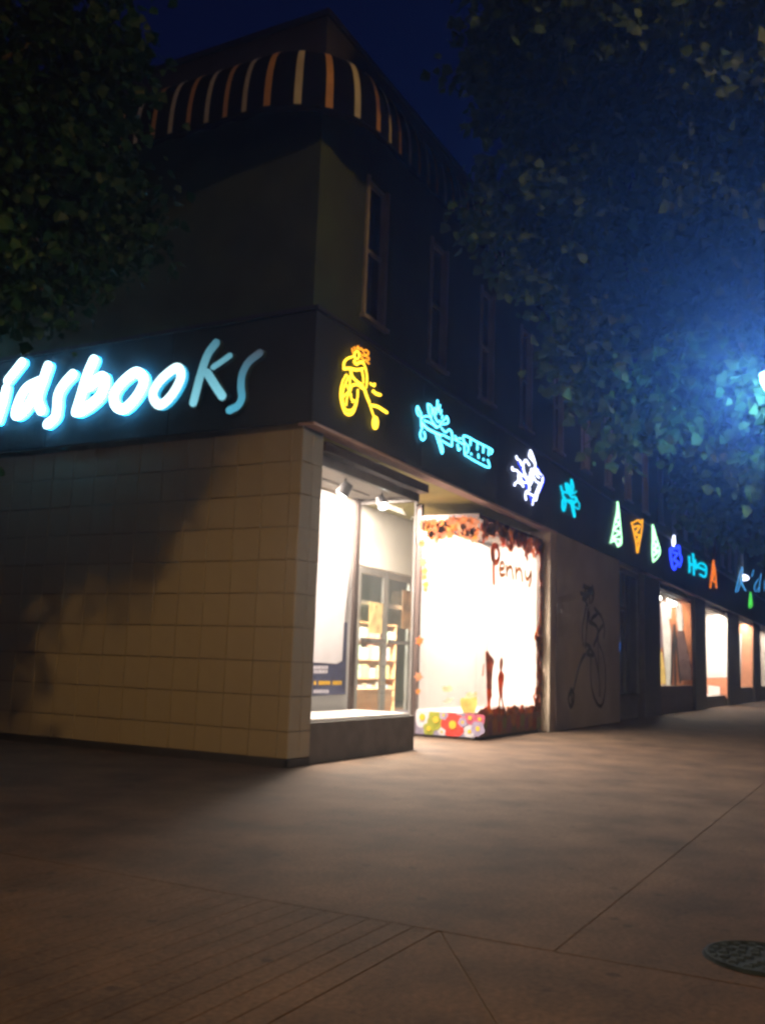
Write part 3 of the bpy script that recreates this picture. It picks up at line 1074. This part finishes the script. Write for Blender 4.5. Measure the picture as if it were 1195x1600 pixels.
def leaf_poly(c, u, v, s, ang):
    pts = []
    prof = [(0, 1.0), (25, .55), (50, .92), (80, .5), (115, .8), (150, .4), (180, .55), (210, .4), (245, .8), (280, .5), (310, .92), (335, .55)]
    for a, r in prof:
        an = math.radians(a) + ang
        pts.append(c + (u * math.cos(an) + v * math.sin(an)) * s * r)
    return pts


def garland(label, spots, u, v, nrm):
    t = thing('leaf_garland', label, 'window decoration', spots[0])
    ms = [MB() for _ in leaf_cols]
    for k, c in enumerate(spots):
        q = random.choices(range(4), (3, 3, 2, 2))[0]
        ms[q].prism(leaf_poly(c + Vector(nrm) * (.0015 + .004 * (k % 5)), Vector(u), Vector(v), random.uniform(.07, .14), random.uniform(0, 6.28)), nrm, 0.001)
    for q, mm in enumerate(ms):
        if mm.v:
            o = mm.build('paper_leaf', leaf_cols[q], t)
            o['kind'] = 'stuff'
    pin(t)


GY = PY0 + .012
GX = P0 + .006
spots = []
for k in range(260):
    x = random.uniform(P0 + .05, P1 - .12)
    dpt = .20 + .10 * math.sin(x * 5.1) + .07 * math.sin(x * 13) + .16 * (x - P0) / 3.7
    spots.append(Vector((x, GY - .03, 4.05 - random.random() ** 1.1 * max(.12, dpt))))
for k in range(230):
    z = random.uniform(.47, 4.0)
    wv = .20 + .12 * math.sin(z * 4.3) + .10 * math.sin(z * 9.7 + 1)
    if 2.4 < z < 3.7:
        wv *= .35
    if z < 1.2:
        wv += .16
    spots.append(Vector((P1 - .10 - random.random() * max(.05, wv), GY - .03, z)))
for k in range(70):
    x = random.uniform(P0 + .05, P1 - .1)
    spots.append(Vector((x, GY - .03, .47 + random.random() * .05)))
garland('jagged rust-brown paper leaves edging the front of the painted window', spots, (1, 0, 0), (0, 0, 1), (0, -1, 0))
spots = []
for k in range(120):
    yv = random.uniform(PY0 + .05, PY1 - .12)
    dpt = .28 + .12 * math.sin(yv * 9) + .08 * math.sin(yv * 21)
    spots.append(Vector((GX - .02, yv, 4.05 - random.random() * max(.1, dpt))))
for k in range(10):
    z = random.uniform(.5, 4.0)
    wv = .10 + .09 * math.sin(z * 5)
    spots.append(Vector((GX - .02, PY1 - .12 - random.random() * max(.03, wv), z)))
garland('orange and rust paper leaves along the top of the painted side window', spots, (0, 1, 0), (0, 0, 1), (-1, 0, 0))

# lettering on the glass
B8 = (640, 770, 3.904)
pen = thing('window_lettering', 'curly brown lettering reading Penny painted on the white window', 'lettering', (7.2, GY, 3.0))
m_pen = sheet_mat('brown window paint', (0.75, 0.26, 0.05), .38)
m_pen2 = sheet_mat('ochre window paint', (0.75, 0.36, 0.06), .38)
pl = [
    (m_pen, .060, [[(512, 545), (512, 450), (516, 330), (535, 335), (545, 380), (530, 425), (505, 400), (500, 350), (516, 322), (535, 330)], [(506, 345), (503, 400)]]),
    (m_pen2, .038, [[(552, 468), (574, 458), (570, 428), (556, 430), (548, 465), (556, 502), (578, 498)]]),
    (m_pen2, .040, [[(592, 505), (590, 445)], [(592, 478), (606, 452), (620, 458), (626, 490), (630, 522)]]),
    (m_pen2, .040, [[(648, 522), (646, 458)], [(648, 492), (662, 464), (677, 474), (682, 505), (686, 535)]]),
    (m_pen2, .040, [[(704, 480), (707, 515), (720, 528), (732, 505), (738, 482)], [(738, 482), (739, 525), (728, 566)]]),
]
for mat, w, strokes in pl:
    mb = MB()
    for j, pts in enumerate(strokes):
        P = [p + Vector((0, -.001 * j, 0)) for p in right_px(pts, *B8, y=GY - .006)]
        ribbon(mb, P, w, (0, -1, 0), 0.003)
    mb.build('letter', mat, pen)
pin(pen)

# paper silhouettes on the front glass
B9 = (640, 1000, 4.979)


def cutout(name, label, cat, outlines, y=None, x=None):
    t = thing(name, label, cat, (0, 0, 0))
    for pname, mat, outline in outlines:
        if y is not None:
            P = right_px(outline, *B9, y=y)
            nrm = (0, -1, 0)
        else:
            P = [on_left(B9[0] + p[0] / B9[2], B9[1] + p[1] / B9[2], x) for p in outline]
            nrm = (-1, 0, 0)
        MB().prism(P, nrm, 0.004).build(pname, mat, t)
    t.location = P[0]
    pin(t)


pa_o = sheet_mat('orange cut paper', (0.80, 0.20, 0.03), .42)
pa_b = sheet_mat('tan cut paper', (0.62, 0.22, 0.10), .34)
cutout('paper_figure', 'tall tan and orange paper figure on the white window', 'cutout', [
    ('torso', pa_b, [(588, 95), (610, 82), (622, 115), (650, 145), (656, 170), (645, 235), (640, 300), (638, 380), (598, 380), (597, 280), (592, 200), (590, 140)]),
    ('legs', pa_o, [(598, 378), (637, 378), (640, 440), (630, 462), (625, 540), (632, 572), (606, 572), (604, 500), (600, 440)]),
    ('staff', pa_b, [(572, 190), (580, 185), (573, 280), (563, 282)])], y=GY - .004)
cutout('paper_figure', 'smaller orange paper figure right of the tall one on the white window', 'cutout', [
    ('head', pa_b, [(700, 165), (713, 130), (724, 160), (724, 200), (716, 240), (702, 238), (697, 205)]),
    ('body', pa_o, [(702, 240), (718, 240), (735, 270), (732, 320), (722, 380), (722, 450), (700, 450), (692, 390), (685, 300), (688, 275)]),
    ('leg', pa_o, [(694, 448), (706, 450), (698, 520), (696, 570), (672, 572), (688, 540)]),
    ('leg', pa_o, [(710, 450), (720, 448), (734, 520), (732, 565), (722, 562), (720, 510)])], y=GY - .004)
pa_pot = sheet_mat('ochre cut paper', (0.62, 0.34, 0.10), .12)
pa_fl = sheet_mat('pale tan cut paper', (0.60, 0.42, 0.26), .15)
cutout('paper_basket', 'ochre paper flower basket low on the side of the white window', 'cutout', [
    ('basket', pa_pot, [(390, 470), (400, 450), (460, 455), (522, 440), (524, 500), (505, 565), (415, 565), (395, 515)]),
    ('flowers', pa_fl, [(425, 452), (440, 415), (470, 402), (490, 420), (508, 400), (526, 408), (522, 438), (460, 453)])], x=GX - .004)
cutout('paper_flower', 'pale paper flower left of the basket on the white window', 'cutout', [
    ('bloom', pa_fl, [(248, 372), (265, 356), (285, 362), (300, 350), (330, 360), (330, 395), (300, 405), (262, 402)]),
    ('leaf', sheet_mat('grey green cut paper', (0.48, 0.46, 0.36), .18), [(245, 485), (285, 460), (290, 440), (310, 455), (345, 450), (318, 490), (285, 495), (262, 488)])], x=GX - .004)

# painted flower panel below the side window
flx = P0 - .006
panel = MB().box(P0 - .008, P0 - .001, PY0 - .006, PY1 + .35, 0.05, 0.47).build('flower_panel', solid('violet grey panel paint', (0.15, 0.14, 0.19), .6, var=.3, scale=9), pw)
pcol = {'red': (0.42, 0.022, 0.012), 'white': (0.36, 0.36, 0.38), 'lime': (0.17, 0.19, 0.012), 'pink': (0.28, 0.05, 0.09), 'lilac': (0.19, 0.17, 0.25)}
pm = {k: solid('petal ' + k, v, .6, var=.2, scale=10) for k, v in pcol.items()}
pm_c = solid('flower centre', (0.42, 0.29, 0.012), .6)
for i, (px, py, rr, kind) in enumerate([(100, 590, .20, 'white'), (205, 620, .19, 'lime'), (150, 690, .13, 'lime'), (335, 660, .245, 'red'), (470, 600, .13, 'pink'), (465, 712, .12, 'white'),
                                        (545, 615, .11, 'pink'), (530, 690, .14, 'lilac'), (265, 560, .09, 'lilac'), (250, 720, .08, 'white'), (412, 640, .09, 'lilac')]):
    c = on_left(640 + px / 4.979, 1000 + py / 4.979, P0 - .010)
    c.z = min(max(c.z, .05 + rr * .8), .47 - rr * .55)
    npt = 30
    po = []
    for k in range(npt):
        a = 2 * math.pi * k / npt
        r = rr * (.80 + .20 * abs(math.cos(a * 2.5 + i)))
        po.append(Vector((P0 - .010 - .0012 * i, c.y + r * math.cos(a), min(max(c.z + r * math.sin(a), .052), .468))))
    fl = MB().prism(po, (-1, 0, 0), .001).build('flower', pm[kind], panel)
    po = [Vector((P0 - .026, c.y + .3 * rr * math.cos(2 * math.pi * k / 12), c.z + .32 * rr * math.sin(2 * math.pi * k / 12))) for k in range(12)]
    MB().prism(po, (-1, 0, 0), .003)
    m = MB().prism(po, (-1, 0, 0), .002)
    o = m.build('flower_centre', pm_c, panel)
# autumn painted panel below the front window
fp = MB().box(P0 + .0, P1 - .002, PY0 - .008, PY0 - .001, 0.05, 0.462).build('front_panel', solid('russet painted panel', (0.36, 0.12, 0.06), .7, var=.2, scale=5, dirt=(0.16, 0.13, 0.06)), pw)
pf = [solid('russet petal', (0.42, 0.10, 0.04), .7, var=.2), solid('olive petal', (0.24, 0.22, 0.06), .7, var=.2), solid('plum petal', (0.26, 0.10, 0.10), .7, var=.2), solid('orange petal', (0.50, 0.18, 0.04), .7, var=.2)]
for i in range(14):
    cx, cz, rr = P0 + .2 + i * .255, random.uniform(.17, .35), random.uniform(.10, .17)
    po = []
    for k in range(24):
        a = 2 * math.pi * k / 24
        r = rr * (.78 + .22 * abs(math.cos(a * 2.5 + i)))
        po.append(Vector((min(cx + r * math.cos(a), P1 - .01), PY0 - .010 - .0008 * i, min(max(cz + r * math.sin(a), .055), .458))))
    MB().prism(po, (0, -1, 0), .0006).build('flower', pf[i % 4], fp)


# =================================================================== THINGS in the first bay
# poster hanging at the back of the bay
B10 = (470, 920, 5.335)
ps = thing('book_poster', 'dark navy poster with yellow and white lines of type in the corner bay', 'poster', (2.7, 1.1, .8))
PYY = 1.08


def poly_right(outline, crop, y):
    return right_px(outline, *crop, y=y)


MB().prism(poly_right([(60, 280), (388, 280), (372, 880), (60, 896)], B10, PYY), (0, -1, 0), .01).build('sheet', solid('navy print', (0.03, 0.035, 0.07), .5, var=.3, scale=5), ps)
MB().prism(poly_right([(40, -300), (420, -300), (360, 300), (345, 600), (300, 625), (60, 610)], B10, PYY - .003), (0, -1, 0), .002).build('picture', solid('white print', (0.82, 0.80, 0.82), .5, var=.06), ps)
prn_y = solid('yellow print', (0.85, 0.50, 0.02), .5)
prn_w = solid('white type', (0.8, 0.76, 0.82), .5)
mb = MB()
xx = 112
for k, ch in enumerate('N WORLD TOUR'):
    if ch != ' ':
        mb.prism(poly_right([(xx, 768), (xx + 15, 768), (xx + 14, 800), (xx - 1, 802)], B10, PYY - .003), (0, -1, 0), .002)
    xx += 19.5
mb.build('type_line', prn_y, ps)
for row, x1 in ((655, 220), (690, 225), (855, 225)):
    mb = MB()
    xx = 108
    while xx < x1:
        w = random.uniform(10, 22)
        mb.prism(poly_right([(xx, row - 14), (xx + w, row - 14), (xx + w - 1, row + 14), (xx - 1, row + 15)], B10, PYY - .003), (0, -1, 0), .002)
        xx += w + 5
    mb.build('type_line', prn_w, ps)
pin(ps)

# track spotlights under the bay ceiling
lamp_white = glow('lamp face', (1.0, 0.95, 0.88), 14.0)


def spot(x, y, z, label, tilt=(0.2, -.3, -1), r=.07, group='spotlights in the corner bay', mat=None):
    t = thing('spotlight', label, 'spotlight', (x, y, z), group)
    d = Vector(tilt).normalized()
    c = Vector((x, y, z - .16))
    MB().tube([(x, y, z), (x, y, z - .10)], .014, 6).build('stem', M['black'], t)
    MB().tube([c - d * .11, c - d * .10, c + d * .10], [.03, r * .8, r], 14).build('can', M['black'], t, smooth=False)
    MB().tube([c + d * .101, c + d * .104], r * .86, 14).build('lamp_face', mat or lamp_white, t)
    pin(t)
    return t


s1 = on_right(540, 745, .45)
s2 = on_right(597, 768, .45)
spot(s1.x, .45, 4.02, 'spotlight nearest the tiled pier under the bay ceiling', (-.2, .5, -1), .10)
spot(s2.x, .45, 4.02, 'spotlight nearest the glass corner under the bay ceiling', (-.45, -.55, -.8), .09)

# brown hanging poster in the entrance and shelves of books inside
hp = MB().box(7.62, 8.7, YB - .09, YB - .08, 2.05, 2.85).build('hanging_poster', solid('brown poster print', (0.30, 0.17, 0.09), .6, var=.5, scale=5))
tag(hp, 'brown picture poster hung on the entrance door behind the glass', 'poster')
hp2 = MB().box(6.2, 6.75, YB - .09, YB - .08, 1.9, 2.5).build('hanging_poster', solid('straw poster print', (0.60, 0.45, 0.20), .6, var=.4, scale=6))
tag(hp2, 'straw yellow notice on the left leaf of the entrance door', 'poster')

book_mats = [solid('book cover %d' % k, c, .5, var=.1) for k, c in enumerate([(0.6, 0.25, 0.18), (0.7, 0.58, 0.30), (0.35, 0.38, 0.5), (0.38, 0.45, 0.34), (0.7, 0.66, 0.6), (0.5, 0.32, 0.36), (0.72, 0.45, 0.25)])]


ORD = ['first', 'second', 'third', 'fourth', 'fifth', 'sixth', 'seventh', 'eighth', 'ninth', 'tenth', 'eleventh', 'twelfth', 'thirteenth', 'fourteenth', 'fifteenth', 'sixteenth', 'seventeenth', 'eighteenth']
BCOL = ['red', 'ochre', 'blue', 'green', 'cream', 'plum', 'orange']


def bookcase(x0, y0, w, h, label):
    t = thing('bookcase', label, 'bookcase', (x0, y0, .02))
    MB().box(x0, x0 + .03, y0, y0 + .3, .02, h).box(x0 + w - .03, x0 + w, y0, y0 + .3, .02, h).build('side_panel', M['wood'], t)
    MB().box(x0 + .03, x0 + w - .03, y0 + .28, y0 + .3, .02, h).build('back_panel', M['wood'], t)
    n = 5
    for k in range(n + 1):
        z = .06 + k * (h - .1) / n
        MB().box(x0 + .03, x0 + w - .03, y0, y0 + .28, z, z + .025).build('shelf', M['wood'], t)
    pin(t)
    for k in range(n):
        z = .086 + k * (h - .1) / n
        x = x0 + .05
        nth = 0
        while x < x0 + w - .25:
            bw = random.choice((.06, .2, .24, .3, .08))
            bh = random.uniform(.24, .38)
            if x + bw > x0 + w - .04:
                break
            b = MB().box(x, x + bw - .008, y0 + .02, y0 + .05 if bw > .15 else y0 + .24, z, z + bh).build('book', book_mats[(ci := random.randrange(7))])
            tag(b, '%s book, %s from the left on the %s shelf up of the %s bookcase' % (BCOL[ci], ORD[nth], ORD[k], label.split()[0]), 'book', 'books on the shelves inside the shop')
            nth += 1
            x += bw + random.choice((0, .01, .05))


bookcase(7.4, 4.4, 2.0, 2.3, 'left wooden bookcase inside the shop behind the entrance doors')
bookcase(9.5, 4.4, 2.0, 2.3, 'right wooden bookcase inside the shop behind the entrance doors')
ct = thing('display_table', 'low orange-brown table just inside the entrance doors', 'table', (7.5, 3.2, .02))
MB().box(6.9, 8.7, 3.0, 3.7, .72, .78).build('table_top', M['wood'], ct)
MB().box(6.95, 8.65, 3.02, 3.06, .10, .72).build('apron', M['wood'], ct)
for a in (6.92, 8.6):
    for b in (3.08, 3.6):
        MB().box(a, a + .07, b, b + .07, .02, .72).build('leg', M['wood'], ct)
pin(ct)

# =================================================================== THINGS in the far lit windows
B11 = (960, 850, 5.085)


def hanging(name, label, cat, x, outline, mat, thick=.04, group=None):
    """thing that hangs or stands across a bay, facing down the street"""
    P = [on_left(B11[0] + p[0] / B11[2], B11[1] + p[1] / B11[2], x) for p in outline]
    P = [Vector((x + .03 * math.sin(k * 2.1), p.y, p.z)) for k, p in enumerate(P)]
    o = MB().prism(P, (-1, 0, 0), thick).build(name, mat)
    return tag(o, label, cat, group)


cw = solid('white cloth', (0.80, 0.78, 0.76), .9)
cb = solid('brown cloth', (0.10, 0.055, 0.05), .9, var=.3)
co = solid('russet cloth', (0.42, 0.15, 0.06), .9, var=.3)
cu = solid('plum cloth', (0.16, 0.12, 0.17), .9, var=.3)
cy_ = solid('straw cloth', (0.75, 0.55, 0.18), .9, var=.2)
hanging('backdrop', 'russet backdrop cloth at the end of the first far lit window', 'backdrop', 27.9, [(338, 390), (430, 400), (520, 415), (600, 440), (612, 800), (618, 1130), (480, 1130), (338, 1130)], co)
hanging('display_cloth', 'long white cloth hanging to the floor in the first far lit window', 'cloth', 26.6, [(362, 470), (385, 455), (410, 480), (428, 600), (446, 700), (445, 900), (440, 1120), (405, 1120), (392, 900), (375, 650)], cw)
hanging('display_cloth', 'narrow white cloth hanging beside the long one in the first far lit window', 'cloth', 26.9, [(415, 470), (435, 440), (450, 480), (447, 590), (420, 600)], cw)
hanging('display_cloth', 'short white cloth ending half way down the first far lit window', 'cloth', 26.7, [(478, 470), (500, 455), (528, 480), (538, 560), (545, 640), (540, 690), (505, 690), (490, 600)], cw)
hanging('display_cloth', 'dark brown cloth slanting down the right of the first far lit window', 'cloth', 27.2, [(500, 660), (545, 690), (570, 800), (600, 950), (612, 1080), (520, 1085), (500, 930), (490, 780)], cb)
hanging('display_cloth', 'plum cloth at the left edge of the first far lit window', 'cloth', 27.3, [(332, 420), (358, 430), (372, 650), (380, 830), (332, 830)], cu)
hanging('display_cloth', 'straw yellow cloth at the lower left of the first far lit window', 'cloth', 26.4, [(332, 830), (372, 860), (400, 1000), (405, 1110), (332, 1115)], cy_)
ea = thing('display_easel', 'thin dark tripod easel standing in the first far lit window', 'easel', (26.3, .6, .9))
for a0, b0 in (((470, 640), (445, 1120)), ((470, 640), (480, 1125)), ((472, 640), (520, 1110))):
    pa, pb = [on_left(B11[0] + p[0] / B11[2], B11[1] + p[1] / B11[2], 26.2) for p in (a0, b0)]
    MB().tube([pa, pb], .035, 6).build('leg', M['black'], ea)
pin(ea)
for i, (x, lab) in enumerate(((22.4, 'first ceiling spotlight of the far lit window, beside the dark column'), (23.6, 'second ceiling spotlight of the far lit window, over the white cloth'),
                              (25.6, 'third ceiling spotlight of the far lit window'), (26.3, 'fourth ceiling spotlight of the far lit window, the rightmost'))):
    spot(x, .40, 4.12, lab, (-.8, -.3, -.5), .12, 'spotlights in the far lit window')
sal = solid('salmon board', (0.58, 0.24, 0.13), .8, var=.12)
hanging('backdrop', 'tall blank white backdrop filling the second far lit window', 'backdrop', 36.5, [(700, 540), (890, 545), (892, 1060), (700, 1064)], M['white'])
hanging('low_board', 'low orange board under the blank white backdrop', 'board', 36.45, [(700, 1068), (892, 1064), (894, 1225), (700, 1228)], sal)
hanging('white_notice', 'small white notice leaning on the low orange board', 'notice', 36.2, [(738, 1120), (832, 1135), (836, 1215), (738, 1222)], M['white'], .02)
hanging('backdrop', 'salmon pink backdrop in the third far lit window', 'backdrop', 46.0, [(976, 620), (1095, 640), (1095, 1150), (976, 1145)], sal)
hanging('banner', 'narrow white banner left of the salmon backdrop', 'banner', 45.6, [(976, 700), (1008, 720), (1002, 900), (1000, 1130), (978, 1130)], M['white'], .02)

# =================================================================== LAMPS OF THE SHOP (they light the displays)
WARM = (1.0, 0.79, 0.68)
def ceiling_lamp(label, x0, x1, y0, y1, z, power, col=WARM, direction=(0, 0, -1)):
    t = thing('ceiling_lamp', label, 'lamp', ((x0 + x1) / 2, (y0 + y1) / 2, z))
    MB().box(x0, x1, y0, y1, z - .02, z).build('housing', M['paleframe'], t)
    pin(t)
    l = area_light('lamp_light', ((x0 + x1) / 2, (y0 + y1) / 2, z - .03), x1 - x0, y1 - y0, power, col, direction)
    l.parent = t
    l.matrix_parent_inverse = Matrix.Translation(-Vector(t.location))
    return t


ceiling_lamp('strip lamp under the ceiling of the corner display bay', .8, 3.2, .75, 1.0, 4.01, 1250)
ceiling_lamp('strip lamp under the ceiling of the painted display bay', 6.5, 9.6, .55, .95, 4.05, 900)
ceiling_lamp('entrance ceiling lamp between the two display bays', 4.2, 5.6, 1.2, 1.9, 4.39, 900)
ceiling_lamp('shop ceiling lamp behind the entrance doors', 6.5, 10.5, 3.0, 4.0, 4.3, 9000, (1, .92, .82))
ceiling_lamp('strip lamp of the first far lit window', 22.2, 27.6, .5, .8, 4.15, 420, (1, .86, .72))
ceiling_lamp('strip lamp of the second far lit window', 31, 36.4, .16, .34, 4.19, 700)
ceiling_lamp('strip lamp of the third far lit window', 41, 46, .25, .5, 4.23, 420, (1, .88, .78))
ceiling_lamp('strip lamp of the last far lit window', 50, 55.5, .3, .8, 4.23, 300)


# =================================================================== STREET LAMPS
def street_lamp(label, base, height, head, col, power, globe_r, face_strength, cutoff=160, aim=(0, 0, -1), blend=0.3, bowl_col=None):
    t = thing('street_lamp', label, 'street lamp', base)
    bx, by, _ = base
    hx, hy, hz = head
    MB().tube([(bx, by, 0), (bx, by, .5), (bx, by, .52), (bx, by, height)], [.13, .13, .085, .055], 12).build('post', M['steel'], t, smooth=False)
    top = Vector((bx, by, height))
    H = Vector(head)
    MB().tube(smooth_path([top, top + (H - top) * .35 + Vector((0, 0, .45)), H + Vector((0, 0, .22))], 6), .035, 8).build('arm', M['steel'], t)
    n = 14
    cap = MB().tube([H + Vector((0, 0, .26)), H + Vector((0, 0, .18)), H + Vector((0, 0, .10))], [.05, globe_r * .9, globe_r * 1.15], n)
    cap.build('hood', M['steel'], t)
    ring = []
    b = MB()
    b.tube([H + Vector((0, 0, .09)), H + Vector((0, 0, .02)), H + Vector((0, 0, -.07)), H + Vector((0, 0, -.12))], [globe_r, globe_r, globe_r * .75, globe_r * .2], n)
    b.build('bowl', glow('lamp bowl', bowl_col or col, face_strength), t, smooth=True)
    pin(t)
    ld = bpy.data.lights.new('lamp_light', 'SPOT')
    ld.spot_size = math.radians(cutoff)
    ld.spot_blend = blend
    ld.energy = power
    ld.color = col
    ld.shadow_soft_size = globe_r * 1.4
    lo = bpy.data.objects.new('lamp_light', ld)
    COL.objects.link(lo)
    lo.location = H + Vector((0, 0, -.13 - globe_r))
    lo.rotation_euler = Vector(aim).to_track_quat('-Z', 'Y').to_euler()
    lo.parent = t
    lo.matrix_parent_inverse = Matrix.Translation(-Vector(t.location))
    return t


SODIUM = (1.0, 0.56, 0.17)
street_lamp('sodium street lamp across the side street, out of view on the left', (-14.6, -4.7, 0), 7.9, (-13.0, -4.5, 7.8), SODIUM, 2000, .2, 60, 168)
street_lamp('sodium street lamp over the main street, out of view on the right', (-4.0, -14.6, 0), 11.4, (-4.2, -12.6, 11.3), SODIUM, 1350, .2, 120, 178, (0, 0, -1), .08)
bl = at_dist(1211, 598, 11.6)
street_lamp('bluish white street lamp among the leaves at the right picture edge', (bl.x + .9, bl.y - 1.3, 0), bl.z + .1, (bl.x, bl.y, bl.z), (0.08, 0.27, 1.0), 3800, .16, 210, 54, (-11, -.4, .3), .9, (0.22, 0.58, 1.0))



# =================================================================== TREES
def tree(name, label, base, fork, clumps, mat, n_per, leaf):
    t = thing(name, label, 'tree', base)
    b, f = Vector(base), Vector(fork)
    mid = (b + f) / 2 + Vector((.12, -.08, 0))
    P = smooth_path([b, mid, f], 5)
    n = len(P)
    MB().tube(P, [.26 - .12 * k / (n - 1) + (.10 if k == 0 else 0) for k in range(n)], 12).build('trunk', M['bark'], t, smooth=True)
    V, F = [], []
    prof = np.array([(0, 0), (.24, .14), (.52, .34), (.36, .46), (.30, .70), (0, 1.0), (-.30, .70), (-.36, .46), (-.52, .34), (-.24, .14)])
    k0 = 0
    for c, r in clumps:
        c = Vector(c)
        m = (f + c) / 2 + Vector((random.uniform(-.2, .2), random.uniform(-.2, .2), .35))
        Q = smooth_path([f, m, c], 5)
        q = len(Q)
        MB().tube(Q, [.085 - .07 * k / (q - 1) for k in range(q)], 7).build('limb', M['bark'], t, smooth=True)
        subs = max(5, int(26 * r ** 1.6))
        for s in range(subs):
            d = rng.normal(size=3)
            d /= np.linalg.norm(d)
            sc = np.array(c) + d * r * (0.35 + .65 * rng.random() ** .5) * np.array((1, 1, .85))
            sr = .22 + .22 * rng.random()
            cnt = int(n_per * (.6 + .8 * rng.random()))
            pos = sc + rng.normal(size=(cnt, 3)) * sr * .55
            out = d + rng.normal(size=(cnt, 3)) * .5
            tip = out * .6 + np.array((0, 0, -.75)) + rng.normal(size=(cnt, 3)) * .35
            tip /= np.linalg.norm(tip, axis=1, keepdims=True)
            side = np.cross(tip, rng.normal(size=(cnt, 3)))
            side /= np.linalg.norm(side, axis=1, keepdims=True)
            size = leaf * (.45 + .85 * rng.random(cnt))
            nr = np.cross(side, tip)
            for i in range(cnt):
                bend = (prof[:, 1] ** 2)[:, None] * nr[i] * (-.25)
                pts = pos[i] + (prof[:, :1] * side[i] + prof[:, 1:] * tip[i] + bend + np.abs(prof[:, :1]) * nr[i] * .18) * size[i]
                V.append(pts)
                F.append(tuple(range(k0, k0 + 10)))
                k0 += 10
    V = np.concatenate(V)
    me = bpy.data.meshes.new('crown')
    me.from_pydata(V.tolist(), [], F)
    me.materials.append(mat)
    o = bpy.data.objects.new('crown', me)
    COL.objects.link(o)
    o.parent = t
    pin(t)
    return t


Rc = [(830, 90, 15, 1.0), (880, 20, 15, 1.5), (980, 110, 14.5, 1.5), (1090, 60, 14, 1.6), (1170, 180, 13.5, 1.4), (1000, -60, 14.5, 1.8), (860, 220, 14.5, 1.0),
      (828, 360, 13.6, .72), (790, 345, 13.8, .42), (870, 430, 13.2, .62), (935, 350, 13.6, 1.1), (1040, 280, 13.6, 1.3), (1130, 400, 13, 1.1), (930, 500, 12.8, .62),
      (945, 600, 12.6, .50), (985, 640, 12.6, .45), (1030, 640, 12.6, .35), (1020, 540, 12.8, .85), (1100, 520, 13, .9), (1090, 590, 13.2, .55), (1180, 420, 13, 1.0),
      (1160, 560, 13.4, .55), (1130, 640, 13.0, .40), (1180, 680, 13.2, .45), (960, 420, 13.2, .7), (900, 560, 12.9, .35), (1230, 300, 13, 1.6), (1260, 520, 13, 1.3), (1230, 40, 13.6, 1.8)]
tree('maple_tree', 'large maple tree hanging over the main street front at the right', (5.2, -6.2, 0), (5.0, -5.9, 3.9),
     [(at_dist(a, b, d), r) for a, b, d, r in Rc], M['leaf_r'], 60, .155)
Lc = [(60, 60, 10, .9), (150, 105, 10, .38), (40, 190, 10, .85), (110, 250, 10, .62), (160, 330, 10, .50), (60, 375, 9.6, .62), (150, 405, 10, .38), (205, 385, 10.4, .30),
      (8, 455, 9.2, .24), (85, 455, 9.6, .22), (-60, 250, 10, 1.2), (-100, 400, 9.6, .7), (0, 330, 9.8, .7), (-30, 20, 10.3, 1.2), (-170, 330, 9.8, 1.1), (-240, 180, 10, 1.4), (150, 20, 10.5, .5)]
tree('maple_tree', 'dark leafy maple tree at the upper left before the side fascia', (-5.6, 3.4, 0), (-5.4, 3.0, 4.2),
     [(at_dist(a, b, d), r) for a, b, d, r in Lc] + [(Vector(p), r) for p, r in (((-4.4, 2.0, 3.7), .5), ((-4.6, 2.6, 4.5), .6), ((-4.2, 1.9, 3.0), .4), ((-4.3, 2.9, 3.3), .6))], M['leaf_l'], 52, .115)  # last clumps are out of view, added to shade the wall's lower left
Fc = [(1130, 780, 30, 1.5), (1185, 720, 30, 2.0), (1100, 730, 31, 1.2), (1240, 640, 30, 3.0), (1190, 830, 30, .9)]
tree('maple_tree', 'far dim maple tree low at the right edge above the neon lettering', (18.5, -6.0, 0), (18.4, -5.8, 4.0),
     [(at_dist(a, b, d), r) for a, b, d, r in Fc], M['leaf_r'], 26, .22)

# =================================================================== added haze, there only so the lamps bloom and the blue one flares
hz = MB().box(-60, 100, -40, 60, -1.2, 13.0).build('glow_haze', M['roof'])
hz['kind'] = 'stuff'
hm, hn, hl = new_mat('added glow haze')
ho = hn.new('ShaderNodeOutputMaterial')
hv = hn.new('ShaderNodeVolumePrincipled')
hv.inputs['Color'].default_value = (0.92, 0.95, 1.0, 1)
hv.inputs['Density'].default_value = 0.0025
hv.inputs['Anisotropy'].default_value = 0.8
for nm in ('Density Attribute', 'Color Attribute', 'Temperature Attribute'):
    hv.inputs[nm].default_value = ''
hm.cycles.homogeneous_volume = True
hl.new(hv.outputs[0], ho.inputs['Volume'])
hz.data.materials.clear()
hz.data.materials.append(hm)
